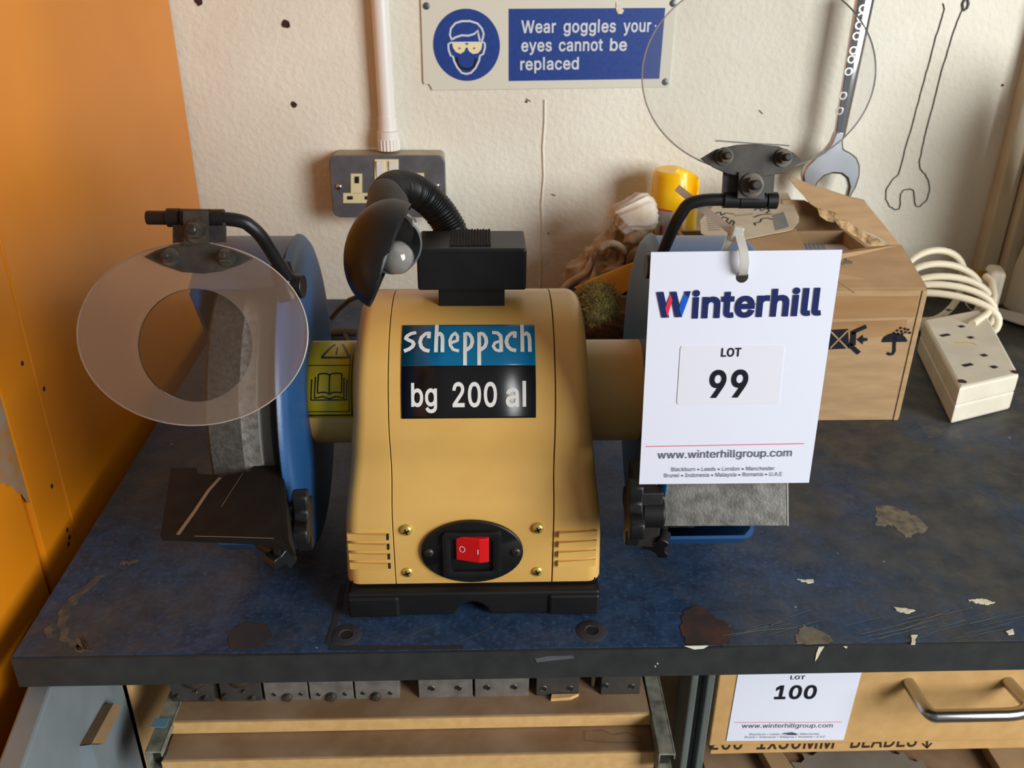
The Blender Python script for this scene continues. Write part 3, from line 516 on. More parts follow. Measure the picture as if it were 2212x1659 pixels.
MB().tube([(xo(yl), yl, -.14), (xo(yl), yl, 1.2)], .0012, 6).build('fold_line', 'orange', oc, smooth=60)
q = MB(); bmp = [(-6, 800), (10, 842), (22, 870), (30, 905), (42, 930), (58, 985), (90, 1062), (104, 1080), (60, 1084), (25, 1050), (-6, 1040)]
bm2 = []
for i in range(len(bmp)):
    a, c = bmp[i], bmp[(i+1) % len(bmp)]
    for k in range(5): bm2.append((a[0]+(c[0]-a[0])*k/5+random.uniform(-3, 3), a[1]+(c[1]-a[1])*k/5+random.uniform(-4, 4)))
q.prism([PO(*p, -.001) for p in bm2], NO*.0004); q.build('bare_metal_patch', 'bare', oc)
for p in [(145, 1145), (150, 1160), (148, 1175), (112, 1050), (95, 840), (48, 785)]:
    q = MB(); c = PO(*p); q.lathe(c, NO, [(.002, 0), (.0016, .0004), (0, .0005)], 8); q.build('paint_chip', 'dark', oc)

# ================================================================ UNDER THE BENCH
YC = .135
XS = max(-.304, P(262, 1500, 'y', YC).x)            # inner face of the cabinet side
cab = thing('tool_cabinet', 'grey steel cabinet of mdf drawers with open door below the worktop', 'cabinet', (0, .3, -.9))
XPL = P(1508, 1500, 'y', YC).x
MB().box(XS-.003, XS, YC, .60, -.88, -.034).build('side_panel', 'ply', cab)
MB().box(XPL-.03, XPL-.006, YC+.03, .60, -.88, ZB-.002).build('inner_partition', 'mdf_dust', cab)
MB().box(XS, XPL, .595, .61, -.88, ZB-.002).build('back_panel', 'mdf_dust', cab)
for (a, c) in ((1482, 1503), (1517, 1539)):
    xa = P(a+18, 1480, 'y', YC-.004).x; xc = P(c+18, 1480, 'y', YC-.004).x
    MB().box(xa-.004, xc-.006, YC-.006, YC+.03, -.88, ZB-.003).build('frame_post', 'grey_paint', cab, bevel=.0015)
MB().box(XPL-.006, XPL+.004, YC+.006, YC+.03, -.88, ZB-.003).build('post_web', 'grey_paint', cab)
# door swung open towards the viewer
h0 = Vector((XS-.012, YC-.004, 0)); zt = -.031
e_ = P(20, 1659, 'z', zt)
dd = (Vector((e_.x, e_.y, 0))-Vector((h0.x, h0.y, 0))); dd.normalize()
h0 = Vector((h0.x, h0.y, zt)); nrm_d = Vector((dd.y, -dd.x, 0));  nrm_d = nrm_d if nrm_d.x > 0 else -nrm_d
b = MB(); b.obox(h0+dd*.16+Vector((0, 0, -.35)), dd*.32, nrm_d*.016, (0, 0, .7)); b.build('door', 'door_grey', cab, bevel=.002)
c0 = h0+dd*.05+nrm_d*.018+Vector((0, 0, -.075))
b = MB(); b.prism([PP(*p, h0+nrm_d*.008, nrm_d) for p in [(222, 1522), (240, 1530), (200, 1610), (172, 1610)]], nrm_d*.008)
dr = [o for o in cab.children if o.name.startswith('door')][0]
b.build('door_stiffener', 'card_in', dr)
b = MB(); b.prism([PP(*p, h0+nrm_d*.008, nrm_d) for p in [(172, 1612), (198, 1612), (216, 1675), (190, 1675)]], nrm_d*.008); b.build('door_stiffener', 'door_grey', dr)

# stepped tray drawer with two slides
Z1, Z2 = -.16, -.1735
yb = P(900, 1512, 'z', Z1).y; y1 = P(900, 1549, 'z', Z1).y; y2 = P(900, 1632, 'z', Z2).y
XA = P(368, 1556, 'z', Z1).x; XB = P(1405, 1540, 'z', Z1).x
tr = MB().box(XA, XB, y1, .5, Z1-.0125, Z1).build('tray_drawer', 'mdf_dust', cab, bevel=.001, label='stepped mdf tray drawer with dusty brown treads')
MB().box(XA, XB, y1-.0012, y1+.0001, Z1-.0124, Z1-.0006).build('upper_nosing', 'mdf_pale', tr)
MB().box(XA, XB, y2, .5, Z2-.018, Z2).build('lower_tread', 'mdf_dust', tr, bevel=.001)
MB().box(XA, XB, y2-.0012, y2+.0001, Z2-.018, Z2-.0006).build('lower_nosing', 'mdf_pale', tr)
q = MB(); q.ribbon([P(*p, 'z', Z2+.0005) for p in [(1262, 1580), (1300, 1577), (1325, 1587), (1355, 1582), (1385, 1592), (1386, 1603), (1320, 1604), (1264, 1600)]], .0005, (0, 0, 1), closed=True); q.build('pencil_sketch', 'pencil', tr)
def slide(x0, y0, x1, y1_, z):
    a = Vector((x0, y0, z)); c = Vector((x1, y1_, z)); d = (a-c).normalized(); sd = Vector((d.y, -d.x, 0)); L_ = (a-c).length; m_ = (a+c)/2
    q = MB(); q.obox(m_-Vector((0, 0, .011)), d*L_, sd*.0015, (0, 0, .022))
    q.obox(m_+sd*.006, d*L_, sd*.013, (0, 0, .0015)); q.obox(m_+sd*.006-Vector((0, 0, .022)), d*L_, sd*.013, (0, 0, .0015))
    q.obox(m_+sd*.012+Vector((0, 0, -.002)), d*L_, sd*.0012, (0, 0, .006))
    o = q.build('drawer_slide', 'slide', tr, bevel=.0004); o = tr
    k = MB(); k.obox(c+d*.012+sd*.006-Vector((0, 0, .011)), d*.006, sd*.010, (0, 0, .018)); k.build('slide_stop', 'bolt_dark', o)
    return o
a = P(372, 1475, 'z', -.155); c = P(322, 1636, 'z', -.165); sl = slide(a.x-.002, a.y+.2, c.x-.002, c.y, -.16)
k = MB(); t_ = P(335, 1562, 'z', -.159); k.obox((t_.x+.004, t_.y, -.1590), (.012, 0, 0), (0, .009, 0), (0, 0, .0012)); k.build('tape_wrap', 'bluetape', sl)
a = P(1398, 1460, 'z', -.155); c = P(1432, 1640, 'z', -.165); slide(a.x+.004, a.y+.2, c.x-.003, c.y, -.16)
q = MB(); q.prism([P(1192, 1505, 'z', Z1), P(1250, 1504, 'z', Z1), P(1232, 1512, 'z', Z1), P(1190, 1515, 'z', Z1)], (0, 0, .003)); q.build('wood_chip', 'mdf_pale', tr)

# row of steel blocks standing at the back of the tray
def steel_block(px0, px1, dark, holes, big, lbl, dome=False):
    x0 = P(px0, 1505, 'y', yb+.002).x; x1 = P(px1, 1505, 'y', yb+.002).x; zt_ = Z1+.046
    y0 = yb+.002
    t = thing('steel_block', lbl, 'steel block', ((x0+x1)/2, y0+.006, Z1), 'steel blocks on the tray')
    MB().box(x0, x1, y0, y0+.012, Z1, zt_).build('body', 'block_dk' if dark else 'block', t, bevel=.0006)
    def zpx(py, px): return P(px, py, 'y', y0).z
    for (px, py, r) in holes:
        c_ = P(px, py, 'y', y0); q = MB()
        q.lathe(c_-Vector((0, .0002, 0)), (0, -1, 0), [(r, 0), (r*.8, .0005), (r*.72, .0002)], 16, 0, cap=False)
        q.lathe(c_-Vector((0, .0003, 0)), (0, -1, 0), [(r*.76, 0), (0, 0)], 16, 1, cap=False)
        q.build('drilled_hole', ['bolt', 'dark'], t, smooth=40)
    for (px, py, r) in big:
        c_ = P(px, py, 'y', y0); q = MB()
        q.lathe(c_, (0, -1, 0), [(r, 0), (r, .001), (r*.75, .003), (0, .0036)], 18, 0)
        q.build('domed_pin' , 'bolt', t, smooth=50)
steel_block(372, 462, True, [], [(385, 1502, .0022), (444, 1506, .0026), (418, 1470, .009), (426, 1491, .0012)], 'leftmost dark block of the row, two round pins and a disc')
steel_block(477, 566, True, [], [(488, 1501, .0024), (547, 1506, .0024), (516, 1470, .008), (528, 1491, .0015)], 'second block from the left, dark with two pins')
steel_block(572, 666, False, [(592, 1500, .002), (650, 1499, .002)], [(622, 1505, .0042)], 'third block from the left, grey, beside the dark pair')
steel_block(670, 764, False, [(688, 1500, .002), (745, 1499, .002)], [(716, 1504, .0046)], 'fourth block from the left, grey with a faint red smear')
steel_block(768, 863, False, [(784, 1497, .002), (843, 1497, .002)], [(813, 1503, .0044)], 'grey block left of the wide tan gap in the row')
steel_block(905, 1021, False, [(932, 1487, .0032), (990, 1486, .0032)], [], 'wide grey two-hole block right of the tan gap')
steel_block(1026, 1142, False, [(1052, 1485, .0032), (1110, 1484, .0032)], [], 'wide grey two-hole block below the bench scuff mark')
steel_block(1158, 1250, True, [(1174, 1487, .0032), (1231, 1487, .0032)], [], 'dark two-hole block with a wood chip at its foot')
steel_block(1297, 1381, True, [(1308, 1481, .003), (1364, 1483, .003)], [], 'rightmost dark two-hole block beside the drawer slide')
x0 = P(463, 1490, 'y', yb+.008).x; x1 = P(473, 1490, 'y', yb+.008).x
MB().box(x0, x1, yb+.006, yb+.016, Z1, Z1+.046).build('spacer_plate', 'bolt', tr, bevel=.0005)
x0 = P(1284, 1480, 'y', yb+.008).x; x1 = P(1290, 1480, 'y', yb+.008).x
MB().cyl((x0, yb+.012, Z1), (x0, yb+.012, Z1+.046), .0025).build('upright_rod', 'satin', tr, smooth=40)
for (p0, p1) in ((866, 902), (1252, 1283)):
    x0 = P(p0, 1500, 'y', yb+.03).x; x1 = P(p1, 1500, 'y', yb+.03).x
    q = MB(); q.cyl(((x0+x1)/2, yb+.04, Z1), ((x0+x1)/2, yb+.04, Z1+.05), (x1-x0)/2*.95, 16); q.build('wooden_dowel', 'mdf', tr, smooth=40)

# right-hand drawer with handle
zb = P(1800, 1606, 'y', YC).z; xl = P(1548, 1500, 'y', YC).x
dw = MB().box(xl, 1.02, YC, YC+.018, zb, ZB-.004); dw = dw.build('drawer', 'mdf', cab, bevel=.0012, label='mdf drawer with steel bow handle')
MB().box(xl+.012, 1.0, YC+.018, .5, zb+.012, zb+.02).build('drawer_base', 'mdf_dust', dw)
yh = .097
f1 = P(1962, 1474, 'y', YC); f2 = P(2176, 1472, 'y', YC)
b1 = P(2030, 1546, 'y', yh); b2 = P(2172, 1544, 'y', yh)
def bez(p0, p1, p2, n=7): return [p0*(1-t)**2+p1*2*t*(1-t)+p2*t*t for t in [i/n for i in range(n+1)]]
zc_ = (b1.z+b2.z)/2
c1 = Vector((f1.x+.001, yh+.001, zc_)); c2 = Vector((f2.x+.004, yh+.001, zc_))
path = [f1, f1.lerp(c1, .55)]+bez(f1.lerp(c1, .6), c1, Vector((b1.x-.004, yh, zc_)))+bez(Vector((b2.x, yh, zc_)), c2, f2.lerp(c2, .6))+[f2.lerp(c2, .55), f2]
MB().tube(path, .0056, 14).build('handle', 'satin', dw, smooth=50)
# sheet LOT 100
py_ = YC-.0004
sh = thing('lot_sheet', 'white paper sheet reading LOT 100 fixed to the drawer front', 'paper', P(1700, 1600, 'y', py_))
q = MB(); poly = [P(*p, 'y', py_) for p in [(1597, 1440), (1865, 1437), (1822, 1598), (1569, 1600)]]; q.prism(poly, (0, -.0003, 0)); q.build('sheet', 'white_paper', sh)
pl = Vector((0, py_-.0003, 0)); nr = Vector((0, -1, 0)); up = Vector((0, 0, 1))
q = MB(); plane_text(q, 'LOT', pl, nr, up, (1707, 1467), (1738, 1467), .0042, bold=.03); plane_text(q, '100', pl, nr, up, (1672, 1509), (1761, 1508), .0150, bold=.05)
q.build('number_print', 'black_ink', sh)
q = MB(); plane_text(q, 'www.winterhillgroup.com', pl, nr, up, (1602, 1572), (1798, 1571), .0052); q.build('web_address', 'grey_ink', sh)
q = MB(); plane_text(q, 'Blackburn • Leeds • London • Manchester', pl, nr, up, (1619, 1588), (1770, 1587), .0026); plane_text(q, 'Brunei • Indonesia • Malaysia • Romania • U.A.E', pl, nr, up, (1609, 1594), (1782, 1593), .0026); q.build('small_print', 'pale_ink', sh)
q = MB(); q.ribbon([P(1587, 1561, 'y', py_-.0006), P(1818, 1560, 'y', py_-.0006)], .0006, nr); q.build('rule_line', 'pink_ink', sh)
q = MB(); q.ribbon([P(x, y, 'y', py_-.0007) for x, y in [(1692, 1585), (1712, 1583), (1720, 1585), (1700, 1587), (1722, 1587)]], .0014, nr); q.build('crossing_out', 'grey_ink', sh)
# lower drawer: handwritten rail, battens and saw blade
yr = YC+.0190
zr0 = P(1800, 1623, 'y', yr).z
lo = MB().box(XPL+.026, 1.02, yr, yr+.012, zr0, zb+.0105).build('lower_drawer', 'mdf', cab, label='lower mdf drawer with handwriting on its rail')
q = MB(); plane_text(q, '200', Vector((0, yr, 0)), nr, up, (1532, 1619), (1603, 1618), .019, bold=.02)
plane_text(q, '1x30MM', Vector((0, yr, 0)), nr, up, (1634, 1618), (1800, 1616), .019, bold=.02)
plane_text(q, 'BLADES', Vector((0, yr, 0)), nr, up, (1836, 1615), (1978, 1612), .019, bold=.02)
q.build('handwriting', 'marker', lo)
q = MB(); q.ribbon([P(*p, 'y', yr-.0004) for p in [(1993, 1606), (2003, 1616), (2013, 1605)]], .0018, nr); q.ribbon([P(*p, 'y', yr-.0004) for p in [(2003, 1596), (2003, 1616)]], .0018, nr); q.build('arrow_mark', 'marker', lo)
zf = zr0-.03
MB().box(XPL+.026, 1.02, .0, .5, zf-.012, zf).build('tray_base', 'mdf_dust', lo)
MB().box(XPL+.026, 1.02, .488, .5, zf, zf+.02).build('tray_back', 'mdf_dust', lo)
def batten(pts, nm, lbl, h=.012):
    q = MB(); q.prism([P(*p, 'z', zf+.0005) for p in pts], (0, 0, h)); q.build(nm, 'wood', bevel=.001, label=lbl, cat='batten')
batten([(1628, 1618), (1668, 1618), (1720, 1690), (1668, 1690)], 'wood_batten', 'narrow dusty batten left of the saw blade in the lower tray')
batten([(2118, 1622), (2300, 1622), (2300, 1690), (2160, 1690)], 'wood_block', 'pale timber block right of the saw blade in the lower tray')
cb = P(1920, 1800, 'z', zf+.002); rB = (P(1712, 1645, 'z', zf+.002)-cb).length
q = MB(); pts = []
for k in range(36):
    a0 = 2*pi*k/36
    for (da, rr) in ((0, 1.0), (.03, .94), (.10, .93), (.155, .985)): pts.append(cb+Vector((cos(a0+da)*rr*rB, sin(a0+da)*rr*rB, 0)))
q.prism(pts, (0, 0, .0022)); q.build('saw_blade', 'blade', label='round toothed steel saw blade lying flat in the lower tray', cat='saw blade')

# ================================================================ WALL FITTINGS
# safety sign
sg = thing('safety_sign', 'blue and white goggles warning sign screwed to the wall', 'sign', wallpt(1180, 190))
sp = lambda px, py, off=.0026: P(px, py, 'y', YW-off)
sgo = [(909, -14), (1462, -22), (1445, 187), (934, 194), (931, 186), (927, 181), (917, 181), (915, 176)]
q = MB(); q.prism([sp(*p, 0) for p in sgo], (0, -.0026, 0)); q.build('plate', 'sign_white', sg)
q = MB(); c = sp(1008, 98); ex = (sp(1080, 97)-sp(936, 99)).length/2; ez = (sp(1008, 20)-sp(1008, 176)).length/2
q.prism([c+Vector((cos(2*pi*k/48)*ex, 0, sin(2*pi*k/48)*ez)) for k in range(48)], (0, -.0004, 0)); q.build('blue_disc', 'sign_blue', sg)
q = MB(); q.prism([sp(*p) for p in [(1099, 19), (1437, 17), (1424, 170), (1099, 175)]], (0, -.0004, 0)); q.build('blue_panel', 'sign_blue', sg)
s3 = lambda x, y, off=.0032: sp(880+x/3.568, y/3.568, off)
q = MB()
W3 = .0022
hair = [(345, 310), (328, 270), (335, 220), (370, 178), (420, 163), (480, 162), (540, 180), (575, 220), (588, 260), (580, 305), (572, 318)]
q.ribbon([s3(*p) for p in hair], W3, nr)
q.ribbon([s3(*p) for p in [(350, 305), (365, 290), (420, 272), (470, 275), (515, 262), (545, 235), (548, 270), (560, 315)]], W3, nr)
q.ribbon([s3(*p) for p in [(335, 330), (316, 340), (318, 385), (335, 430), (352, 435), (360, 470), (385, 520), (420, 562), (455, 570), (490, 562), (525, 525), (552, 470), (560, 430), (585, 415), (598, 370), (597, 330)]], W3, nr)
q.ribbon([s3(*p) for p in [(325, 328), (595, 326)]], W3*.7, nr)
q.build('face_outline', 'sign_text', sg)
q = MB(); q.prism([s3(*p, .003) for p in [(345, 330), (440, 330), (450, 345), (465, 345), (475, 330), (578, 330), (570, 380), (545, 410), (505, 416), (475, 395), (462, 365), (450, 368), (440, 395), (410, 415), (375, 402), (352, 370)]], (0, -.0003, 0)); q.build('goggles', 'sign_lens', sg)
q = MB()
for (x, y) in ((402, 372), (515, 372)): q.ribbon([s3(x-8, y, .0036), s3(x+8, y, .0036)], .0013, nr)
q.ribbon([s3(*p, .0036) for p in wobble([(378, 440), (395, 500), (420, 525), (470, 535), (515, 515), (530, 450)], 3)], .0022, nr); q.build('scribble', 'dark', sg)
q = MB(); pz = Vector((0, YW-.003, 0))
plane_text(q, 'Wear', pz, nr, up, (1126, 71), (1201, 70), .0128, bold=.032); plane_text(q, 'goggles', pz, nr, up, (1217, 70), (1330, 69), .0128, bold=.032); plane_text(q, 'your', pz, nr, up, (1346, 69), (1406, 68), .0128, bold=.032)
plane_text(q, 'eyes', pz, nr, up, (1126, 111), (1192, 110), .0128, bold=.032); plane_text(q, 'cannot', pz, nr, up, (1207, 110), (1302, 109), .0128, bold=.032); plane_text(q, 'be', pz, nr, up, (1317, 109), (1354, 109), .0128, bold=.032)
plane_text(q, 'replaced', pz, nr, up, (1124, 151), (1250, 149), .0128, bold=.032)
q.build('lettering', 'sign_text', sg)
q = MB(); q.prism([sp(*p, .003) for p in [(1331, 5), (1337, 8), (1341, 16), (1348, 22), (1344, 30), (1335, 30), (1331, 22)]], (0, -.0006, 0)); q.build('paint_fleck', 'cream', sg)
q = MB(); q.lathe(s3(1912, 200), nr, [(.0011, 0), (0, .0003)], 8); q.build('paint_fleck', 'sign_text', sg)
for (px, py) in ((921, 13), (1454, 7), (1437, 177)):
    q = MB(); q.lathe(sp(px, py), nr, [(.0040, 0), (.0036, .001), (.0018, .0016), (0, .0016)], 16); q.build('screw', 'sign_screw', sg, smooth=40)
    
# twin socket
SD = .040; ysf = YW-SD
sk = thing('twin_socket', 'metal clad twin wall socket with cream switches', 'socket', wallpt(835, 400))
sf = lambda px, py, off=0.0: P(px, py, 'y', ysf-off)
xa, xb = sf(714, 400).x, sf(963, 400).x; za, zb2 = sf(840, 470).z, sf(840, 336).z
def rrect(x0, x1, z0, z1, r, y, n=5):
    out = []
    for (cx, cz, a0) in ((x1-r, z1-r, 0), (x0+r, z1-r, pi/2), (x0+r, z0+r, pi), (x1-r, z0+r, 3*pi/2)):
        out += [Vector((cx+r*cos(a0+pi/2*k/n), y, cz+r*sin(a0+pi/2*k/n))) for k in range(n+1)]
    return out
q = MB(); q.prism(rrect(xa+.002, xb-.002, za+.002, zb2-.001, .006, YW-.0005), (0, -SD+.004, 0)); q.build('back_box', 'zinc_box', sk, smooth=40)
q = MB(); q.prism(rrect(xa, xb, za, zb2, .009, ysf+.0045), (0, -.0045, 0)); q.build('face_plate', 'zinc', sk, bevel=.0012, smooth=50)
k2 = lambda x, y, off=0.0: sf(680+x/3.95, 280+y/3.95, off)
def rect_pl(mb, x0, x1, y0, y1, off, t, mi=0):
    mb.prism([k2(x0, y0, off), k2(x1, y0, off), k2(x1, y1, off), k2(x0, y1, off)], (0, -t, 0), mi)
q = MB(); rect_pl(q, 512, 715, 252, 438, 0, .0012); q.build('switch_frame', 'socket_cream', sk)
for (x0, x1) in ((530, 592), (636, 708)):
    q = MB(); p_ = [k2(x0, 266), k2(x1, 266), k2(x1, 425), k2(x0, 425)]
    q.add([p+Vector((0, -.0012, 0)) for p in p_]+[p_[0]+Vector((0, -.004, 0)), p_[1]+Vector((0, -.004, 0)), p_[2]+Vector((0, -.0018, 0)), p_[3]+Vector((0, -.0018, 0))], [(0, 1, 2, 3), (4, 5, 6, 7), (0, 1, 5, 4), (1, 2, 6, 5), (2, 3, 7, 6), (3, 0, 4, 7)])
    q.build('rocker', 'pvc', sk)
for dx in (0, 528):
    q = MB(); rect_pl(q, 308+dx, 405+dx, 375-dx*.01, 545, 0, .0010); rect_pl(q, 243+dx, 490+dx, 540, 625, 0, .0010)
    for (x0, x1, y0, y1) in ((338, 378, 400, 458), (275, 325, 567, 597), (425, 472, 567, 597)): rect_pl(q, x0+dx, x1+dx, y0, y1, .0010, .0002, 1)
    q.build('socket_insert', ['socket_cream', 'dark'], sk)
for (x, y) in ((206, 487), (1040, 478)):
    q = MB(); q.lathe(k2(x, y), nr, [(.004, 0), (.0036, .0014), (.002, .0024), (0, .0026)], 16); q.build('plate_screw', 'chrome', sk, smooth=50)
# conduit
cx = P(838, 310, 'y', YW-.02).x
cn = thing('conduit', 'white plastic conduit pipe running up the wall above the socket', 'conduit', (cx, YW-.02, zb2))
MB().cyl((cx, YW-.0125, zb2+.012), (cx-.004, YW-.0125, .75), .0100, 24).build('pipe', 'pvc', cn, smooth=40)
q = MB(); q.cyl((cx, YW-.0150, zb2+.002), (cx, YW-.0150, zb2+.024), .0125, 24)
for k in range(20):
    a = 2*pi*k/20; q.cyl((cx+.0125*cos(a), YW-.0150+.0125*sin(a), zb2+.002), (cx+.0125*cos(a), YW-.0150+.0125*sin(a), zb2+.015), .0010, 6)
q.cyl((cx, YW-.0135, zb2+.024), (cx, YW-.0130, zb2+.040), .0110, 24)
q.build('ribbed_adaptor', 'pvc', cn, smooth=40)
# spanner
yk = YW-.030
kp = lambda px, py: P(px, py, 'y', yk)
spn = thing('spanner', 'large chrome open ended spanner hanging on the wall', 'spanner', kp(1800, 400))
c7 = lambda x, y: kp(1700+x/3.318, y/3.318)
jaw = [(330, 930), (300, 1010), (250, 1075), (190, 1110), (120, 1180), (92, 1240), (100, 1310), (140, 1390), (190, 1410), (190, 1350), (205, 1300), (250, 1255), (310, 1235), (370, 1240), (410, 1270), (425, 1330), (410, 1390), (400, 1420), (440, 1400), (480, 1330), (505, 1250), (508, 1180), (485, 1120), (440, 1085), (390, 1060), (385, 1010), (400, 930)]
q = MB(); q.prism([c7(*p) for p in jaw], (0, -.009, 0)); q.build('jaw', 'chrome_worn', spn, bevel=.0035, smooth=50)
q = MB(); vs = []; rows = 12; nn_ = 20
for i in range(rows+1):
    t = i/rows; a_, b_ = c7(485, -60).lerp(c7(318, 1000), t), c7(628, -60).lerp(c7(402, 980), t); m_ = (a_+b_)/2; h_ = (b_-a_)/2
    for k in range(nn_):
        a = 2*pi*k/nn_; vs.append(m_+h_*cos(a)+Vector((0, -.0045+.0045*math.copysign(abs(sin(a))**.7, sin(a)), 0)))
q.add(vs, [(i*nn_+k, i*nn_+(k+1) % nn_, (i+1)*nn_+(k+1) % nn_, (i+1)*nn_+k) for i in range(rows) for k in range(nn_)]+[list(range(nn_)), [rows*nn_+k for k in range(nn_)]])
q.build('shank', 'chrome', spn, smooth=60)
q = MB()
n_ = 26
s_a, s_b = c7(520, 60), c7(378, 690); dsh = (s_b-s_a)
for t0, wv, hv in ((.0, 45, .006), (.09, 40, .006), (.18, 42, .007), (.30, 36, .011), (.46, 38, .006), (.56, 36, .010), (.70, 34, .010), (.98, 26, .018), (1.16, 40, .012)):
    cpt = s_a+dsh*t0+Vector((0, -.0088, 0)); ll = .009
    q.lathe(cpt, nr, [(ll*.55, 0), (ll*.5, .0008), (ll*.35, .0008), (ll*.3, 0)], 10, cap=False)
q.build('embossing', 'satin', spn, smooth=40)
q = MB(); q.tube([Vector((c7(560, -60).x, YW, .42)), Vector((c7(560, -60).x, yk-.012, .42))], .003, 8); 
q.build('hanging_nail', 'bolt', wall)

# ================================================================ BENCH GRINDER
YA, ZA, RG = .124, .125, .11
XC = -.008
gr = thing('bench_grinder', 'yellow twin wheel bench grinder with blue guards and lamp on the bench', 'grinder', (XC, YA, 0))
def prof():
    p = [(.0398, .0225), (.0394, .026), (.0393, .034), (.0396, .044), (.0400, .056), (.0406, .068), (.0416, .0765), (.0440, .084), (.0480, .091), (.0516, .098), (.0534, .105), (.0534, .114)]
    for k in range(0, 25):
        a = pi*k/48; p.append((YA-.072*cos(a), ZA+.072*sin(a)))
    return p
half = prof(); PR = half+[(2*YA-y, z) for (y, z) in half[:-1][::-1]]
NP = len(PR)
def pnorm(i):
    a = PR[max(0, i-1)]; c_ = PR[min(NP-1, i+1)]; t = Vector((c_[0]-a[0], c_[1]-a[1])).normalized(); return Vector((-t.y, t.x))
def halfw(z): 
    return float(np.interp(z, [.022, .06, .09, .115, .14, .20], [.0857, .0845, .082, .0785, .0755, .0735]))
HC = .052
q = MB(); vs = []; fs = []
for s_, x_ in ((0, XC-HC), (1, XC+HC)):
    for (y, z) in PR: vs.append((x_, y, z))
for s_, x_ in ((0, XC-HC), (1, XC+HC)):
    for i, (y, z) in enumerate(PR):
        n2 = pnorm(i); vs.append((x_, y-n2.x*.004, z-n2.y*.004))
for i in range(NP-1):
    fs += [(i, i+1, NP+i+1, NP+i), (2*NP+i, i+2*NP+1, 3*NP+i+1, 3*NP+i), (i, i+1, 2*NP+i+1, 2*NP+i), (NP+i, NP+i+1, 3*NP+i+1, 3*NP+i)]
q.add(vs, fs); q.build('housing', 'yellow', gr, smooth=35)
for sgn in (-1, 1):
    q = MB(); cols = []
    r_ = .0095
    ring = []
    for i, (y, z) in enumerate(PR):
        n2 = pnorm(i); hw = halfw(z); row = [(HC+.0007, .004), (HC+.0007, .0003), (HC+.0010, 0), (hw-r_, 0)]
        for k in range(1, 7):
            a = pi/2*k/6; row.append((hw-r_+r_*sin(a), r_*(1-cos(a))))
        row.append((hw-.001, .02))
        ring.append([Vector((XC+sgn*x, y-n2.x*d, z-n2.y*d)) for (x, d) in row])
    m_ = len(ring[0])
    q.add([p for row in ring for p in row], [(i*m_+j, i*m_+j+1, (i+1)*m_+j+1, (i+1)*m_+j) for i in range(NP-1) for j in range(m_-1)])
    last = [ring[i][m_-1] for i in range(NP)]; q.add(last, [list(range(NP))])
    q.build('end_cap', 'yellow', gr, smooth=40)
# base
yb0 = .0325
q = MB(); W0 = .0845
q.prism([Vector((XC-W0, yb0, .0012)), Vector((XC-.014, yb0, .0012))]+[Vector((XC-.001-.011*cos(pi*k/10), yb0, max(.0012, .0115*sin(pi*k/10)))) for k in range(11)]+[Vector((XC+.012, yb0, .0012)), Vector((XC+W0, yb0, .0012)), Vector((XC+W0, yb0, .0205)), Vector((XC-W0, yb0, .0205))], (0, .18, 0)); q.build('base', 'rubber', gr, bevel=.0025)
q = MB(); q.box(XC-.082, XC+.082, .041, .207, .0195, .0245); q.build('base_lip', 'black_plastic', gr)
for (x0, x1) in ((XC-.0845, XC-.0500), (XC+.0500, XC+.0845)):
    MB().box(x0, x1, yb0-.0018, yb0+.02, 0.0012, .0180).build('corner_foot', 'rubber', gr, bevel=.002)
# vents
for sgn in (-1, 1):
    for k in range(4):
        py0 = (1153, 1174, 1195, 1215)[k]
        z0 = P(800, py0, 'y', .0395).z; zz = .0042
        xi = (P(836, 1180, 'y', .0395).x if sgn < 0 else P(1206, 1180, 'y', .0395).x); xo = (P(752, 1180, 'y', .0395).x if sgn < 0 else P(1288, 1180, 'y', .0395).x)
        q = MB(); yo = .0402
        q.add([(xi, yo-.0032, z0), (xi, yo-.0032, z0-zz), (xi, yo+.001, z0), (xi, yo+.001, z0-zz), (xo, yo-.0012, z0+.0004), (xo, yo-.0012, z0-zz*1.2), (xo, yo+.001, z0), (xo, yo+.001, z0-zz)],
              [(0, 1, 5, 4), (0, 2, 3, 1), (4, 5, 7, 6), (0, 4, 6, 2), (1, 3, 7, 5)]); q.build('vent_louvre', 'yellow', gr)
        if sgn < 0:
            q = MB(); q.box(xi, xi+.0016, yo-.0022, yo+.0005, z0-zz, z0-.0006); q.build('vent_slot', 'dark', gr)
# screws
for (px, py) in ((878, 1145), (1162, 1141), (880, 1235), (1160, 1233)):
    c = P(px, py, 'y', .0400); q = MB(); q.lathe(c+Vector((0, .0006, 0)), nr, [(.0042, 0), (.0039, .0016), (.0026, .0026), (0, .003)], 18)
    sc = q.build('panel_screw', 'screw_y', gr, smooth=60)
    q = MB()
    for a in (.4, .4+pi/2):
        q.obox(c+Vector((0, -.0021, 0)), Vector((cos(a), 0, sin(a)))*.0042, Vector((-sin(a), 0, cos(a)))*.0009, (0, .0012, 0))
    q.build('cross_slot', 'dark', sc)
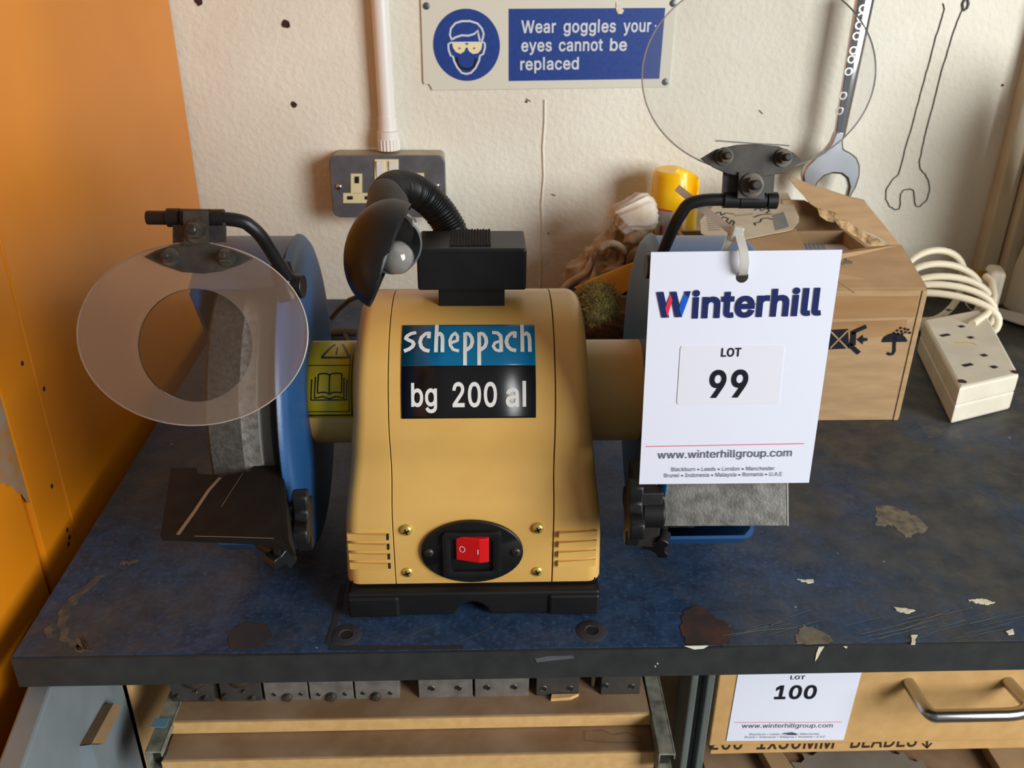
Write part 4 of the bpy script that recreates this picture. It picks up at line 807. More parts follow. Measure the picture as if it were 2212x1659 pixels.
# switch
yp = .0394
sc_ = lambda px, py, y=yp: P(px, py, 'y', y)
c = sc_(1020, 1190); ea = (sc_(1130, 1190)-sc_(910, 1190)).length/2; eb = (sc_(1020, 1125)-sc_(1020, 1255)).length/2
q = MB(); q.lathe(c, nr, [(1, -.0005), (1, .0018), (.985, .0022), (0, .0022)], 48)
for v in q.v: v.x = c.x+(v.x-c.x)*ea; v.z = c.z+(v.z-c.z)*eb
sw = q.build('switch_plate', 'black_plastic', gr, smooth=40)
def frame(x0, x1, y0, y1, th, ya, yb_, name, mat):
    a, b_, cc, d = sc_(x0, y0), sc_(x1, y0), sc_(x1, y1), sc_(x0, y1)
    X0, X1, Z0, Z1_ = a.x, b_.x, d.z, a.z; q = MB()
    outer = rrect(X0, X1, Z0, Z1_, .004, yb_); inner = rrect(X0+th, X1-th, Z0+th, Z1_-th, .002, ya); n = len(outer)
    base_ = rrect(X0-.001, X1+.001, Z0-.001, Z1_+.001, .004, yp); deep = rrect(X0+th, X1-th, Z0+th, Z1_-th, .002, yp-.0015)
    rim = rrect(X0+th*.4, X1-th*.4, Z0+th*.4, Z1_-th*.4, .003, yb_-.0006)
    q.add(base_+outer+rim+inner+deep, [(r*n+k, r*n+(k+1) % n, (r+1)*n+(k+1) % n, (r+1)*n+k) for r in range(4) for k in range(n)])
    q.add(deep, [list(range(n))]); return q.build(name, mat, sw, smooth=45)
frame(955, 1082, 1143, 1240, .0052, .0350, .0345, 'switch_surround', 'black_plastic')
xr0, xr1 = sc_(985, 1180, .036).x, sc_(1056, 1180, .036).x; zr1, zr0_ = sc_(1010, 1156, .036).z, sc_(1010, 1207, .036).z
q = MB(); xm = xr0+(xr1-xr0)*.72
q.prism([Vector((xr0, yp-.001, zr0_)), Vector((xr1, yp-.001, zr0_)), Vector((xr1, yp-.0075, zr0_)), Vector((xm, yp-.0085, zr0_)), Vector((xr0, yp-.0045, zr0_))], (0, 0, zr1-zr0_)); rk = q.build('rocker', 'red', sw, bevel=.0006)
nn = Vector((-.004, -(xm-xr0), 0)).normalized()
fo = Vector((xr0, yp-.0045, 0)); du = (Vector((xm, yp-.0085, 0))-fo)
def rkp(u, v): return fo+du*u+Vector((0, 0, zr0_+(zr1-zr0_)*v))+nn*.0003
q = MB(); q.ribbon([rkp(.27+.11*cos(2*pi*k/20), .5+.115*sin(2*pi*k/20)) for k in range(20)], .0005, nn, closed=True); q.ribbon([rkp(.93, .38), rkp(.93, .58)], .0007, nn); q.build('switch_marks', 'sticker_white', sw)
for (px, py) in ((927, 1190), (1114, 1188)):
    c = sc_(px, py)+Vector((0, -.002, 0)); q = MB(); q.lathe(c, nr, [(.0034, 0), (.003, .0012), (.0015, .0018), (0, .0018)], 16)
    for a in (.6, .6+pi/2): q.obox(c+Vector((0, -.0016, 0)), Vector((cos(a), 0, sin(a)))*.0036, Vector((-sin(a), 0, cos(a)))*.0008, (0, .0008, 0), 1)
    q.build('plate_screw', ['bolt_dark', 'dark'], sw, smooth=50)
# sticker on the arch
def arch_angle(px, py):
    d = ray(px, py); o = CAM; a = d.y**2+d.z**2; bq = 2*(d.y*(o.y-YA)+d.z*(o.z-ZA)); cq = (o.y-YA)**2+(o.z-ZA)**2-.072**2
    t = (-bq-sqrt(bq*bq-4*a*cq))/(2*a); p = o+d*t; return atan2(p.z-ZA, -(p.y-YA)), p.x
A1, _ = arch_angle(1010, 703); A2, _ = arch_angle(1010, 903); SX0 = arch_angle(867, 800)[1]; SX1 = arch_angle(1157, 800)[1]
def stick(u, v, off):
    a = A1+(A2-A1)*v; r = .072+off; return Vector((SX0+(SX1-SX0)*u, YA-r*cos(a), ZA+r*sin(a)))
VT = .467
q = MB(); q.grid(lambda u, v: stick(u, v*VT, .0004), 4, 30, 0); q.grid(lambda u, v: stick(u, VT+(1-VT)*v, .0004), 4, 30, 1)
st = q.build('name_label', ['teal', 'label_black'], gr, smooth=60, solid=.0003)
def cuv(x, y): return ((x-805)/858, (y-312)/593)
AR = (SX1-SX0)/(.072*(A1-A2))
def stroke(mb, pts, wdt):
    fine = []
    for i in range(len(pts)-1):
        for j in range(4): fine.append((pts[i][0]+(pts[i+1][0]-pts[i][0])*j/4, pts[i][1]+(pts[i+1][1]-pts[i][1])*j/4))
    pts = fine+[pts[-1]]
    pts = [Vector((cuv(*p)[0]*AR, cuv(*p)[1])) for p in pts]; vs = []; m = len(pts); hw = wdt/593/2
    for i, p in enumerate(pts):
        a = pts[i-1] if i else p; c_ = pts[i+1] if i < m-1 else p; d = (c_-a).normalized(); n = Vector((-d.y, d.x))*hw
        for e in (p+n, p-n): vs.append(stick(e.x/AR, e.y, .0009))
    mb.add(vs, [(2*i, 2*i+1, 2*i+3, 2*i+2) for i in range(m-1)])
q = MB(); LW = 23
c_l = [(976, 412), (979, 372), (955, 380), (930, 405), (921, 438), (930, 470), (952, 490), (984, 497)]
e_l = [(1116, 446), (1162, 428), (1162, 398), (1146, 374), (1125, 395), (1113, 428), (1116, 460), (1135, 488), (1172, 498)]
p_l = [(1212, 376), (1238, 384), (1254, 410), (1258, 440), (1248, 470), (1226, 488), (1205, 493)]
h_l = [(1030, 392), (1048, 376), (1062, 392), (1066, 420), (1066, 505)]
stroke(q, [(895, 371), (862, 378), (838, 394), (828, 412), (848, 424), (872, 434), (882, 450), (874, 468), (852, 484), (820, 497)], LW)
stroke(q, c_l, LW); stroke(q, [(1027, 314), (1024, 505)], LW); stroke(q, h_l, LW); stroke(q, e_l, LW-3)
for dx in (0, 91): stroke(q, [(1211+dx, 372), (1211+dx, 588)], LW); stroke(q, [(x+dx, y) for x, y in p_l], LW)
stroke(q, [(1386, 372), (1420, 376), (1440, 395), (1444, 425), (1443, 505)], LW); stroke(q, [(1440, 500), (1408, 492), (1392, 468), (1404, 444), (1440, 434)], LW-4)
stroke(q, [(x+556, y) for x, y in c_l], LW); stroke(q, [(1582, 314), (1580, 505)], LW); stroke(q, [(x+562, y) for x, y in h_l], LW)
def st_text(mb, t, x0, x1, yb_, capc, bold):
    w_ = (x1-x0); put_text(mb, t, lambda x, y: stick(cuv(x0+x, 0)[0], cuv(0, yb_-y)[1], .0009), w_, capc, .035, cuts=8)
st_text(q, 'bg', 868, 1032, 828, 132, .02); st_text(q, '200', 1130, 1414, 832, 138, .02); st_text(q, 'al', 1470, 1600, 832, 138, .02)
q.build('lettering', 'label_white', st)
# motor tubes and warning label
for (xa_, xb_) in ((-.122, -.078), (.060, .109)):
    MB().cyl((xa_, YA, ZA), (xb_, YA, ZA), .036, 48).build('motor_tube', 'yellow', gr, smooth=40)
def tubep(u, v, off=.0004):
    a = radians(100)+(radians(-2)-radians(100))*v; r = .036+off; return Vector((-.1205+(-.0875+.1205)*u, YA-r*cos(a), ZA+r*sin(a)))
q = MB(); q.grid(lambda u, v: tubep(u, v), 3, 20); wl = q.build('warning_label', 'warn_yellow', gr, smooth=60, solid=.0002)
q = MB()
def tl(pts, wd=.0010):
    P3 = [tubep(*p, .0007) for p in pts]; vs = []; m = len(P3)
    for i, p in enumerate(P3):
        a = P3[i-1] if i else p; c_ = P3[i+1] if i < m-1 else p; n = (p-Vector((p.x, YA, ZA))).normalized(); d = (c_-a).normalized(); s2 = n.cross(d)*wd/2; vs += [p+s2, p-s2]
    q.add(vs, [(2*i, 2*i+1, 2*i+3, 2*i+2) for i in range(m-1)])
def seg(a, c_, n=10): return [(a[0]+(c_[0]-a[0])*i/n, a[1]+(c_[1]-a[1])*i/n) for i in range(n+1)]
tl(seg((.03, .03), (.03, .97), 24)); tl(seg((.97, .03), (.97, .97), 24)); tl(seg((.03, .97), (.97, .97))); tl(seg((.05, .44), (.95, .44)), .0006); tl(seg((.08, .93), (.92, .93)), .0006); tl(seg((.92, .05), (.92, .93), 20), .0006)
BX = lambda x, y: ((x-105)/345, .44+(y-468)/(768-468)*.53)
for pts in ([(210, 525), (235, 520), (262, 520), (285, 528), (310, 520), (340, 518), (372, 522)], [(210, 525), (205, 635)], [(372, 522), (372, 635)], [(287, 528), (287, 640)], [(205, 635), (240, 630), (270, 632), (287, 642), (305, 632), (335, 630), (372, 635)], [(190, 540), (185, 665), (240, 655), (287, 668), (335, 655), (388, 665), (388, 545)], [(165, 555), (160, 675), (405, 675), (408, 555)]):
    out = []
    for i in range(len(pts)-1): out += seg(BX(*pts[i]), BX(*pts[i+1]), 4)
    tl(out, .0009)
tl(seg((.33, .34), (.90, .34)), .0015); tl(seg((.33, .34), (.55, .10)), .0015); tl(seg((.90, .34), (.70, .10)), .0015); tl(seg((.62, .30), (.62, .18)), .001)
q.build('label_print', 'label_black', wl)

# wheel guards and wheels
def cpt(a, r, x): return Vector((x, YA-r*cos(a), ZA+r*sin(a)))
def guard(xi, xo, name_lbl):
    s_ = 1 if xo > xi else -1
    q = MB(); prof_ = [(0, 0), (.036, 0), (RG-.015, 0), (RG-.008, .0006), (RG-.0035, .0020), (RG-.0008, .0042), (RG, .0060), (RG-.0008, .0068), (RG-.004, .0070), (0, .0050)]
    q.lathe((xi, YA, ZA), (s_, 0, 0), prof_, 72)
    for v in q.v: v.x -= s_*(-1)*(v.y-YA)*.045*1.0
    g = q.build('wheel_guard', 'blue', gr, smooth=40)
    a0, a1 = radians(62), radians(320)      # angle from the front; the front is left open
    q = MB(); N_ = 60; th = .0022; x0 = xi+s_*.0066; x1 = xo; rd = RG-.0015
    vs = []
    for k in range(N_+1):
        a = a0+(a1-a0)*k/N_
        vs += [cpt(a, rd, x0), cpt(a, rd, x1-s_*.006), cpt(a, rd-.0018, x1-s_*.0018), cpt(a, rd-.006, x1), cpt(a, .05, x1), cpt(a, .05, x1-s_*th), cpt(a, rd-.007, x1-s_*th), cpt(a, rd-th, x1-s_*.007), cpt(a, rd-th, x0)]
    m = 9; fs = [(k*m+j, k*m+(j+1) % m, (k+1)*m+(j+1) % m, (k+1)*m+j) for k in range(N_) for j in range(m)]
    fs += [list(range(m)), [N_*m+j for j in range(m)]]
    q.add(vs, fs); q.lathe((x1-s_*th, YA, ZA), (s_, 0, 0), [(0, 0), (.052, 0), (.052, th), (0, th)], 40)
    q.build('drum_cover', 'blue', g, smooth=40)
    return g
gL = guard(-.1190, -.1790, ''); gR = guard(.1085, .1790, '')
def wheel(xa_, xb_, xs):
    q = MB(); R0 = .0975; xe = xb_; xb_ = xb_-.005; d = xb_-xa_
    q.lathe((xa_, YA, ZA), (d, 0, 0), [(.02, 0), (R0-.002, 0), (R0, .002), (R0, (xs-xa_))], 64, 0, cap=False); q.lathe((xs, YA, ZA), (d, 0, 0), [(R0, 0), (R0, (xb_-xs)-.001), (R0-.001, xb_-xs)], 64, 1, cap=False)
    q.lathe((xb_, YA, ZA), (1, 0, 0), [(R0-.001, 0), (.0, 0)], 64, 0, cap=False)
    wv = q.build('grinding_wheel', ['wheel', 'wheel_clean'], gr, smooth=40)
    q = MB(); q.lathe((xb_, YA, ZA), (1, 0, 0), [(R0-.0012, 0), (R0-.010, .0050), (.03, .0052)], 64, cap=False); q.build('paper_blotter', 'blotter', wv)
    return wv
wheel(-.1660, -.1300, -.1450); wheel(.124, .149, .14)
MB().cyl((-.174, YA, ZA), (.174, YA, ZA), .008).build('spindle', 'bolt', gr, smooth=40)
# spark deflector on the right guard
q = MB(); q.obox((.1585, .082, .2275), (.056, 0, 0), (0, .020, .008), (0, -.001, .0024)); q.build('spark_deflector', 'bolt_dark', gr, bevel=.0006)

# tool rests
zl = .121
pts = [(346, 1156), (612, 1168), (600, 1005), (548, 1005), (541, 1016), (480, 1030), (476, 1026), (428, 1022), (424, 1010), (369, 1010)]
tn = Vector((0, -.10, 1)).normalized(); to = Vector((0, .0, zl))
b = MB(); b.prism([PP(*p, to, tn) for p in pts], -tn*.004); rs = b.build('tool_rest', 'rest_dark', gr, bevel=.0005)
q = MB(); q.ribbon([PP(*p, to+tn*.0003, tn) for p in [(476, 1031), (450, 1060), (420, 1105), (384, 1155)]], .0022, tn); q.build('ground_groove', 'scratch', rs)
q = MB(); q.ribbon([PP(*p, to+tn*.0003, tn) for p in [(525, 1022), (500, 1060), (478, 1095)]], .0004, tn); q.build('scratch_mark', 'scratch', rs)
q = MB(); q.ribbon([PP(*p, to+tn*.0003, tn) for p in [(420, 1158), (500, 1160), (592, 1163)]], .0006, tn); q.build('worn_edge', 'scratch', rs)
e0 = PP(600, 1005, to, tn); e1 = PP(612, 1168, to, tn)
q = MB(); q.prism([e0, e1, e1+Vector((0, .010, -.018)), e0+Vector((.001, 0, -.022))], (.003, 0, 0)); q.build('side_flange', 'rest_dark', rs)
q = MB(); q.prism([e1, PP(345, 1156, to, tn), PP(345, 1156, to, tn)+Vector((.02, .006, -.004)), e1+Vector((0, .004, -.010))], (0, .003, 0)); q.build('front_flange', 'rest_dark', rs)
def wing_knob(c, d, r, par, rot=0, lobes=4):
    d = Vector(d).normalized(); u, v, _ = basis(d); q = MB(); pts = []
    n = 48
    for k in range(n):
        a = 2*pi*k/n+rot; rr = r*(.76+.24*math.tanh(3*cos(lobes*a))); pts.append(Vector(c)+(u*cos(a)+v*sin(a))*rr)
    q.prism(pts, d*.009); q.cyl(Vector(c)-d*.014, Vector(c), r*.42, 16)
    q.build('clamp_knob', 'black_plastic', par, bevel=.0012, smooth=40)
kz = P(650, 1088, 'x', -.105)
wing_knob(PD(638, 1124, .515), (1, .10, 0), .0200, rs, .785, 4)
wing_knob(PD(598, 1190, .525), (.8, -.55, -.1), .0110, rs, .5, 3)
q = MB(); q.box(-.126, -.1215, -.006, .05, .080, .108); q.build('rest_bracket', 'rest_dark', rs, bevel=.001)
# right rest, tipped up steeply
p0 = P(1416.5, 1137, 'y', .008); p1 = P(1704, 1136, 'y', .008)
upv = Vector((0, .45, .90)).normalized()
b = MB(); b.prism([p0, p1, p1+upv*.034, p0+upv*.034], Vector((0, .90, -.45))*.003); rr_ = b.build('tool_rest', 'rest_steel', gr, bevel=.0004)
fn = Vector((0, -.90, .45)).normalized()
q = MB(); q.ribbon([p1+fn*.0003-Vector((.0006, 0, 0)), p1+upv*.034+fn*.0003-Vector((.0006, 0, 0))], .0010, fn); q.ribbon([p0+fn*.0003+Vector((.0006, 0, 0)), p0+upv*.034+fn*.0003+Vector((.0006, 0, 0))], .0010, fn); q.build('bright_edge', 'satin', rr_)
q = MB(); q.box(.0925, .1075, .010, .05, .072, .112); q.build('rest_bracket', 'matt_black', rr_, bevel=.001)
wing_knob(PD(1384, 1106, .535), (-1, .05, 0), .0225, rr_, .785)
wing_knob(P(1424, 1160, 'y', .018), (-.3, -.85, -.3), .0100, rr_, .2, 3)

# eye shields
def nut(o, n, r, par, tip=True):
    q = MB(); u, v, d = basis(n)
    q.lathe(o, d, [(r*1.5, 0), (r*1.5, .0008), (r*.9, .0010)], 20, 0); q.hexa(Vector(o)+d*.0009, d, r*1.05, .0042, 0)
    q.lathe(Vector(o)+d*.005, d, [(r*.62, 0), (r*.62, .0035), (r*.45, .0042), (0, .0042)], 14, 1)
    q.build('nut', ['bolt', 'bolt_dark'], par, smooth=35)
def shield(ctr_px, depth, elev, semi_px, plate_px, tab_px, nuts_px, bolt_px, win, mats, extra_px=None):
    n = Vector((0, -cos(elev), sin(elev))); o = PD(*ctr_px, depth); u = Vector((1, 0, 0)); v = n.cross(u) if n.cross(u).z > 0 else u.cross(n)
    aa = (PP(ctr_px[0]+semi_px[0], ctr_px[1], o, n)-PP(ctr_px[0]-semi_px[0], ctr_px[1], o, n)).length/2
    bb = (PP(ctr_px[0], ctr_px[1]-semi_px[1], o, n)-PP(ctr_px[0], ctr_px[1]+semi_px[1], o, n)).length/2
    T = .0020
    E2 = lambda s, t, off: o+u*(aa*s)+v*(bb*t)+n*off
    parts = []
    if win:
        cw = PP(*win[0], o, n); rw = (PP(win[0][0]+win[1], win[0][1], o, n)-cw).length
        q = MB(); N_ = 96; vs = []
        for k in range(N_):
            a = 2*pi*k/N_; oc_ = o+u*aa*cos(a)+v*bb*sin(a); ic_ = cw+u*rw*cos(a)+v*rw*sin(a)
            vs += [oc_+n*T/2, ic_+n*T/2, ic_-n*T/2, oc_-n*T/2]
        q.add(vs, [(4*k+j, 4*k+(j+1) % 4, 4*((k+1) % N_)+(j+1) % 4, 4*((k+1) % N_)+j) for k in range(N_) for j in (0, 2)])
        sh_ = q.build('eye_shield', mats[0], gr)
        q = MB(); q.prism([cw+u*rw*.999*cos(2*pi*k/64)+v*rw*.999*sin(2*pi*k/64)-n*T/2 for k in range(64)], n*T*.8); q.build('clear_window', mats[1], sh_)
    else:
        q = MB(); q.prism([o+u*aa*cos(2*pi*k/96)+v*bb*sin(2*pi*k/96)-n*T/2 for k in range(96)], n*T); sh_ = q.build('eye_shield', mats[0], gr)
    q = MB(); q.tube([o+u*aa*cos(2*pi*k/96)+v*bb*sin(2*pi*k/96) for k in range(96)], .00045, 6, closed=True); q.build('shield_rim', mats[2], sh_, smooth=60)
    q = MB(); q.prism([PP(*p, o+n*T/2, n) for p in plate_px], n*.0015); pt = q.build('lens_plate', 'dust_steel', sh_, bevel=.0003)
    q = MB()
    q.prism([PP(*p, o+n*(T/2+.0016), n) for p in tab_px[0]], n*.0012)
    q.prism([PP(*p, o-n*.0016, n) for p in tab_px[1]], -n*.0014); q.build('hinge_tab', 'dust_steel', sh_)
    for p in nuts_px: nut(PP(*p, o+n*(T/2+.0016), n), n, .0032, sh_)
    nut(PP(*bolt_px, o+n*(T/2+.003), n), n, .0042, sh_)
    return sh_, o, n
lensL = [(313, 555), (340, 541), (375, 530), (420, 524), (455, 526), (500, 538), (548, 558), (520, 572), (480, 586), (440, 591), (395, 588), (350, 573)]
shL, oL, nL = shield((417, 722), .46, radians(25), (249, 197), lensL, ([(397, 456), (451, 456), (452, 527), (398, 530)], [(373, 476), (487, 478), (488, 522), (373, 528)]), [(368, 555), (489, 556)], (424, 500), ((423, 746), 123), ('frost', 'clear', 'clear_rim'))
lensR = [(1512, 343), (1545, 323), (1590, 313), (1630, 311), (1680, 316), (1712, 330), (1732, 347), (1712, 362), (1690, 374), (1650, 381), (1610, 383), (1570, 376), (1540, 362)]
shR, oR, nR = shield((1640, 162), .4545, radians(14), (252, 214), lensR, ([(1595, 372), (1651, 374), (1650, 430), (1592, 428)], [(1563, 372), (1674, 374), (1670, 430), (1560, 424)]), [(1564, 338), (1691, 341)], (1624, 400), None, ('clear2', None, 'clear_edge'))
def rod(pts, r, par, ends):
    q = MB(); sm = [pts[0]]
    for i in range(1, len(pts)-1):
        a, m, c_ = pts[i-1], pts[i], pts[i+1]; sm += bez(m.lerp(a, .35), m, m.lerp(c_, .35), 6)
    sm.append(pts[-1]); q.tube(sm, r, 14); o = q.build('shield_rod', 'black_plastic', par, smooth=50)
    q = MB()
    for (a, c_) in ends: q.cyl(a, c_, r*1.35, 16)
    q.build('rod_clip', 'black_plastic', o, smooth=40)
def rl(px, py, d=-.004): return PP(px, py, oL+nL*d, nL)
gl0 = P(628, 610, 'y', .058)
rod([rl(318, 470), rl(520, 472), rl(562, 505, -.012), gl0.lerp(rl(562, 505, -.012), .35), gl0], .0037, gr, [(rl(363, 470), rl(390, 470)), (rl(456, 472), rl(484, 472)), (rl(394, 471), rl(454, 472))])
q = MB(); q.cyl(P(606, 575, 'y', .060)+Vector((0, 0, .002)), gl0+Vector((0, -.004, -.010)), .0062, 14); q.cyl(gl0+Vector((-.003, 0, -.002)), gl0+Vector((.0075, -.001, -.002)), .0070, 16); q.build('rod_mount', 'black_plastic', gr, smooth=40, bevel=.0006)
def rr2(px, py, d=-.004): return PP(px, py, oR+nR*d, nR)
gr0 = P(1425, 560, 'y', .060)
rod([rr2(1676, 433), rr2(1492, 430), gr0.lerp(rr2(1466, 462), .8), gr0], .0034, gr, [(rr2(1562, 431), rr2(1594, 431)), (rr2(1596, 432), rr2(1652, 432)), (rr2(1656, 433), rr2(1677, 433))])
q = MB(); q.cyl(gr0+Vector((-.008, 0, -.004)), gr0+Vector((.006, 0, -.004)), .0075, 16); q.build('rod_mount', 'black_plastic', gr, smooth=40, bevel=.0006)

# lamp on top of the grinder
lb0, lb1 = P(899, 538, 'y', .10), P(1138, 538, 'y', .10); zlt = lb0.z; zlb = P(1020, 628, 'y', .10).z
q = MB(); q.box(lb0.x, lb1.x, .10, .142, zlb, zlt); lb = q.build('lamp_box', 'black_plastic', gr, bevel=.0016)
q = MB(); q.box(P(948, 636, 'y', .112).x, P(1090, 636, 'y', .112).x, .108, .138, .1935, zlb+.001); q.build('lamp_pedestal', 'black_plastic', gr, bevel=.0008)
q = MB(); kx0, kx1 = P(972, 520, 'z', zlt).x, P(1060, 520, 'z', zlt).x; ky0, ky1 = P(1010, 531, 'z', zlt).y, P(1010, 500, 'z', zlt).y
q.box(kx0, kx1, ky0, ky1, zlt-.001, zlt+.0012)
for i in range(14):
    for j in range(9):
        xx = kx0+(kx1-kx0)*(i+.5)/14; yy = ky0+(ky1-ky0)*(j+.5+.4*(i % 2))/9.6
        q.lathe((xx, yy, zlt+.001), (0, 0, 1), [(.0008, 0), (.0006, .0014), (0, .0017)], 5)
q.build('textured_pad', 'matt_black', lb)
gp = [PD(985, 520, .605), PD(965, 478, .602), PD(936, 440, .597), (PD(900, 412, .588)), PD(866, 402, .574), PD(842, 408, .558), PD(830, 430, .545)]
sm = [gp[0]]
for i in range(1, len(gp)-1): sm += bez(gp[i].lerp(gp[i-1], .5), gp[i], gp[i].lerp(gp[i+1], .5), 5)
sm.append(gp[-1]); path = []
for i in range(len(sm)-1):
    for j in range(4): path.append(sm[i].lerp(sm[i+1], j/4))
q = MB(); q.tube(path, [.0112 if k % 3 else .0105 for k in range(len(path))], 20); q.build('gooseneck', 'black_plastic', gr, smooth=70)
hd = PD(826, 556, .505); tip = PD(803, 652, .492); top_ = PD(846, 452, .525)
ax = (tip-top_).normalized()
neck0 = PD(832, 424, .548); 
q = MB(); q.tube([neck0, PD(838, 440, .538), PD(838, 470, .528), PD(834, 500, .52)], [.0112, .0128, .0148, .0165], 24); q.build('lamp_neck', 'matt_black', gr, smooth=50)
# hood: egg shape cut open on its right-hand side
la = (tip-top_).length/2*1.0; uu, vv, _ = basis(ax); cc = top_.lerp(tip, .5)+Vector((.004, 0, 0))
bm = bmesh.new(); bmesh.ops.create_uvsphere(bm, u_segments=40, v_segments=28, radius=1)
mt = Matrix(((uu.x*.0250, vv.x*.0250, ax.x*la*1.04, cc.x), (uu.y*.0250, vv.y*.0250, ax.y*la*1.04, cc.y), (uu.z*.0250, vv.z*.0250, ax.z*la*1.04, cc.z), (0, 0, 0, 1)))
bmesh.ops.transform(bm, matrix=mt, verts=bm.verts)
cn1 = PP(878, 460, cc+Vector((.0, -.012, 0)), Vector((0, -1, .3))); cn2 = PP(803, 654, cc+Vector((0, -.012, 0)), Vector((0, -1, .3)))
ed = (cn2-cn1).normalized(); vw = (cc-CAM).normalized(); pn = ed.cross(vw).normalized(); pn = pn if pn.x > 0 else -pn
pn = (pn-vw*.04).normalized()
res_ = bmesh.ops.bisect_plane(bm, geom=bm.verts[:]+bm.edges[:]+bm.faces[:], plane_co=cn1.lerp(cn2, .5), plane_no=pn, clear_outer=True)
bm.verts.ensure_lookup_table(); bm.verts.index_update()
q = MB(); q.add([v.co.copy() for v in bm.verts], [[v.index for v in f_.verts] for f_ in bm.faces]); bm.free()
hood = q.build('lamp_hood', 'black_plastic', gr, smooth=50, solid=.0014)
axn = (-vw+Vector((.35, 0, -.25))).normalized(); cup_c = PD(853, 531, .521)
q = MB(); q.lathe(cup_c, axn, [(.004, -.019), (.011, -.017), (.0160, -.009), (.0176, 0), (.0162, .0004), (.0142, -.006), (.010, -.012), (.0, -.014)], 40, cap=False); q.build('reflector_bowl', 'bowl_grey', hood, smooth=40)
bc = PD(845, 548, .531)
q = MB(); q.lathe(bc, axn, [(.004, -.004), (.005, 0), (.008, .004), (.0100, .009), (.0094, .014), (.0064, .0175), (.003, .019), (0, .0193)], 24); q.build('bulb', 'bulb', hood, smooth=60)
q = MB(); q.ribbon([PD(880, 463, .505), PD(894, 472, .508), PD(899, 480, .509)], .0014, (0, -1, .3)); q.build('spring_clip', 'satin', hood)
# mains lead
def bp(px, py, z): return P(px, py, 'z', z)
q = MB(); q.tube([Vector((-.05, .21, .04)), Vector((-.10, .30, .012)), bp(745, 722, .006), bp(712, 716, .006), bp(714, 690, .010), bp(732, 668, .025), bp(755, 648, .04), bp(785, 636, .05), bp(830, 640, .05)], .0030, 10); q.build('power_cable', 'black_cord', gr, smooth=60)
q = MB(); q.tube([bp(703, 718, .007), bp(770, 718, .007)], .005, 10); q.build('cable_plug', 'black_cord', gr, smooth=50)

# ================================================================ LOT 99 CARD and cable tie
KS = .962
cc4 = [Vector(c_) for c_ in ((.0922, .0317, .2555), (.1971, .0275, .2580), (.2004, .0228, .1101), (.0955, .0269, .1076))]
cc4 = [CAM+(c_-CAM)*KS for c_ in cc4]
ux = (cc4[1]-cc4[0]).normalized(); uyv = (cc4[0]-cc4[3]).normalized(); cnr = ux.cross(uyv).normalized(); cnr = cnr if cnr.y < 0 else -cnr
ck = thing('lot_card', 'white hanging card printed LOT 99 on the right wheel guard', 'card', (cc4[2]+cc4[3])/2)
hc = PP(1603, 598, cc4[0], cnr); hr = .0034
q = MB(); Nh = 24
hole = [hc+ux*hr*cos(2*pi*k/Nh)+uyv*hr*sin(2*pi*k/Nh) for k in range(Nh)]
outer = []
for k in range(Nh):
    a = 2*pi*k/Nh; d = ux*cos(a)+uyv*sin(a); best = 9
    for i in range(4):
        e0_, e1_ = cc4[i], cc4[(i+1) % 4]; nn_ = (e1_-e0_).cross(cnr); den = d.dot(nn_)
        if abs(den) > 1e-9:
            t = (e0_-hc).dot(nn_)/den
            if t > 0: best = min(best, t)
    outer.append(hc+d*best)
# snap nearest ray ends to the four corners
for c_ in cc4:
    k = min(range(Nh), key=lambda i: (outer[i]-c_).length); outer[k] = c_.copy()
T = -cnr*.0004
q.add(hole+outer+[p+T for p in hole]+[p+T for p in outer], [(k, (k+1) % Nh, Nh+(k+1) % Nh, Nh+k) for k in range(Nh)]+[(2*Nh+k, 2*Nh+(k+1) % Nh, 3*Nh+(k+1) % Nh, 3*Nh+k) for k in range(Nh)]+[(Nh+k, Nh+(k+1) % Nh, 3*Nh+(k+1) % Nh, 3*Nh+k) for k in range(Nh)]+[(k, (k+1) % Nh, 2*Nh+(k+1) % Nh, 2*Nh+k) for k in range(Nh)])
q.build('sheet', 'white_paper', ck)
c4 = lambda x, y, off=.0003: PP(1360+x/2.9625, 500+y/2.9625, cc4[0], cnr)+cnr*off
px4 = lambda x, y: (1360+x/2.9625, 500+y/2.9625)
q = MB(); q.prism([c4(*p, .0001) for p in [(335, 733), (980, 730), (990, 740), (955, 1092), (945, 1102), (310, 1105), (302, 1095), (325, 745)]], cnr*.0002); q.build('number_sticker', 'sticker_white', ck)
CS = .105*KS/ (411/1.0)   # metres per photo pixel near the top of the card
q = MB()
for poly in ([(172, 386), (217, 384), (253, 549), (206, 551)], [(258, 384), (300, 383), (337, 546), (290, 548)], [(352, 382), (392, 380), (378, 424), (352, 424)]): q.add([c4(*p, .0005) for p in poly], [list(range(len(poly)))])
plane_text(q, 'interhill', cc4[0], cnr, uyv, px4(396, 548), px4(1224, 528), .0150*KS*1.0, .0005, bold=.055, spacing=.95)
q.build('company_name', 'navy', ck)
q = MB(); q.add([c4(*p, .0006) for p in [(228, 487), (262, 402), (273, 440), (240, 547)]], [(0, 1, 2, 3)]); q.build('red_stripe', 'red_ink', ck)
q = MB(); q.add([c4(*p, .0006) for p in [(316, 487), (352, 398), (378, 424), (332, 546)]], [(0, 1, 2, 3)]); q.build('blue_stripe', 'blue_ink', ck)
q = MB(); plane_text(q, 'LOT', cc4[0], cnr, uyv, px4(585, 798), px4(711, 796), .0049, .0006, bold=.035); plane_text(q, '99', cc4[0], cnr, uyv, px4(503, 1056), px4(748, 1052), .0158, .0006, bold=.045); q.build('number_print', 'black_ink', ck)
q = MB(); plane_text(q, 'www.winterhillgroup.com', cc4[0], cnr, uyv, px4(180, 1452), px4(1036, 1437), .0050, .0004); q.build('web_address', 'grey_ink', ck)
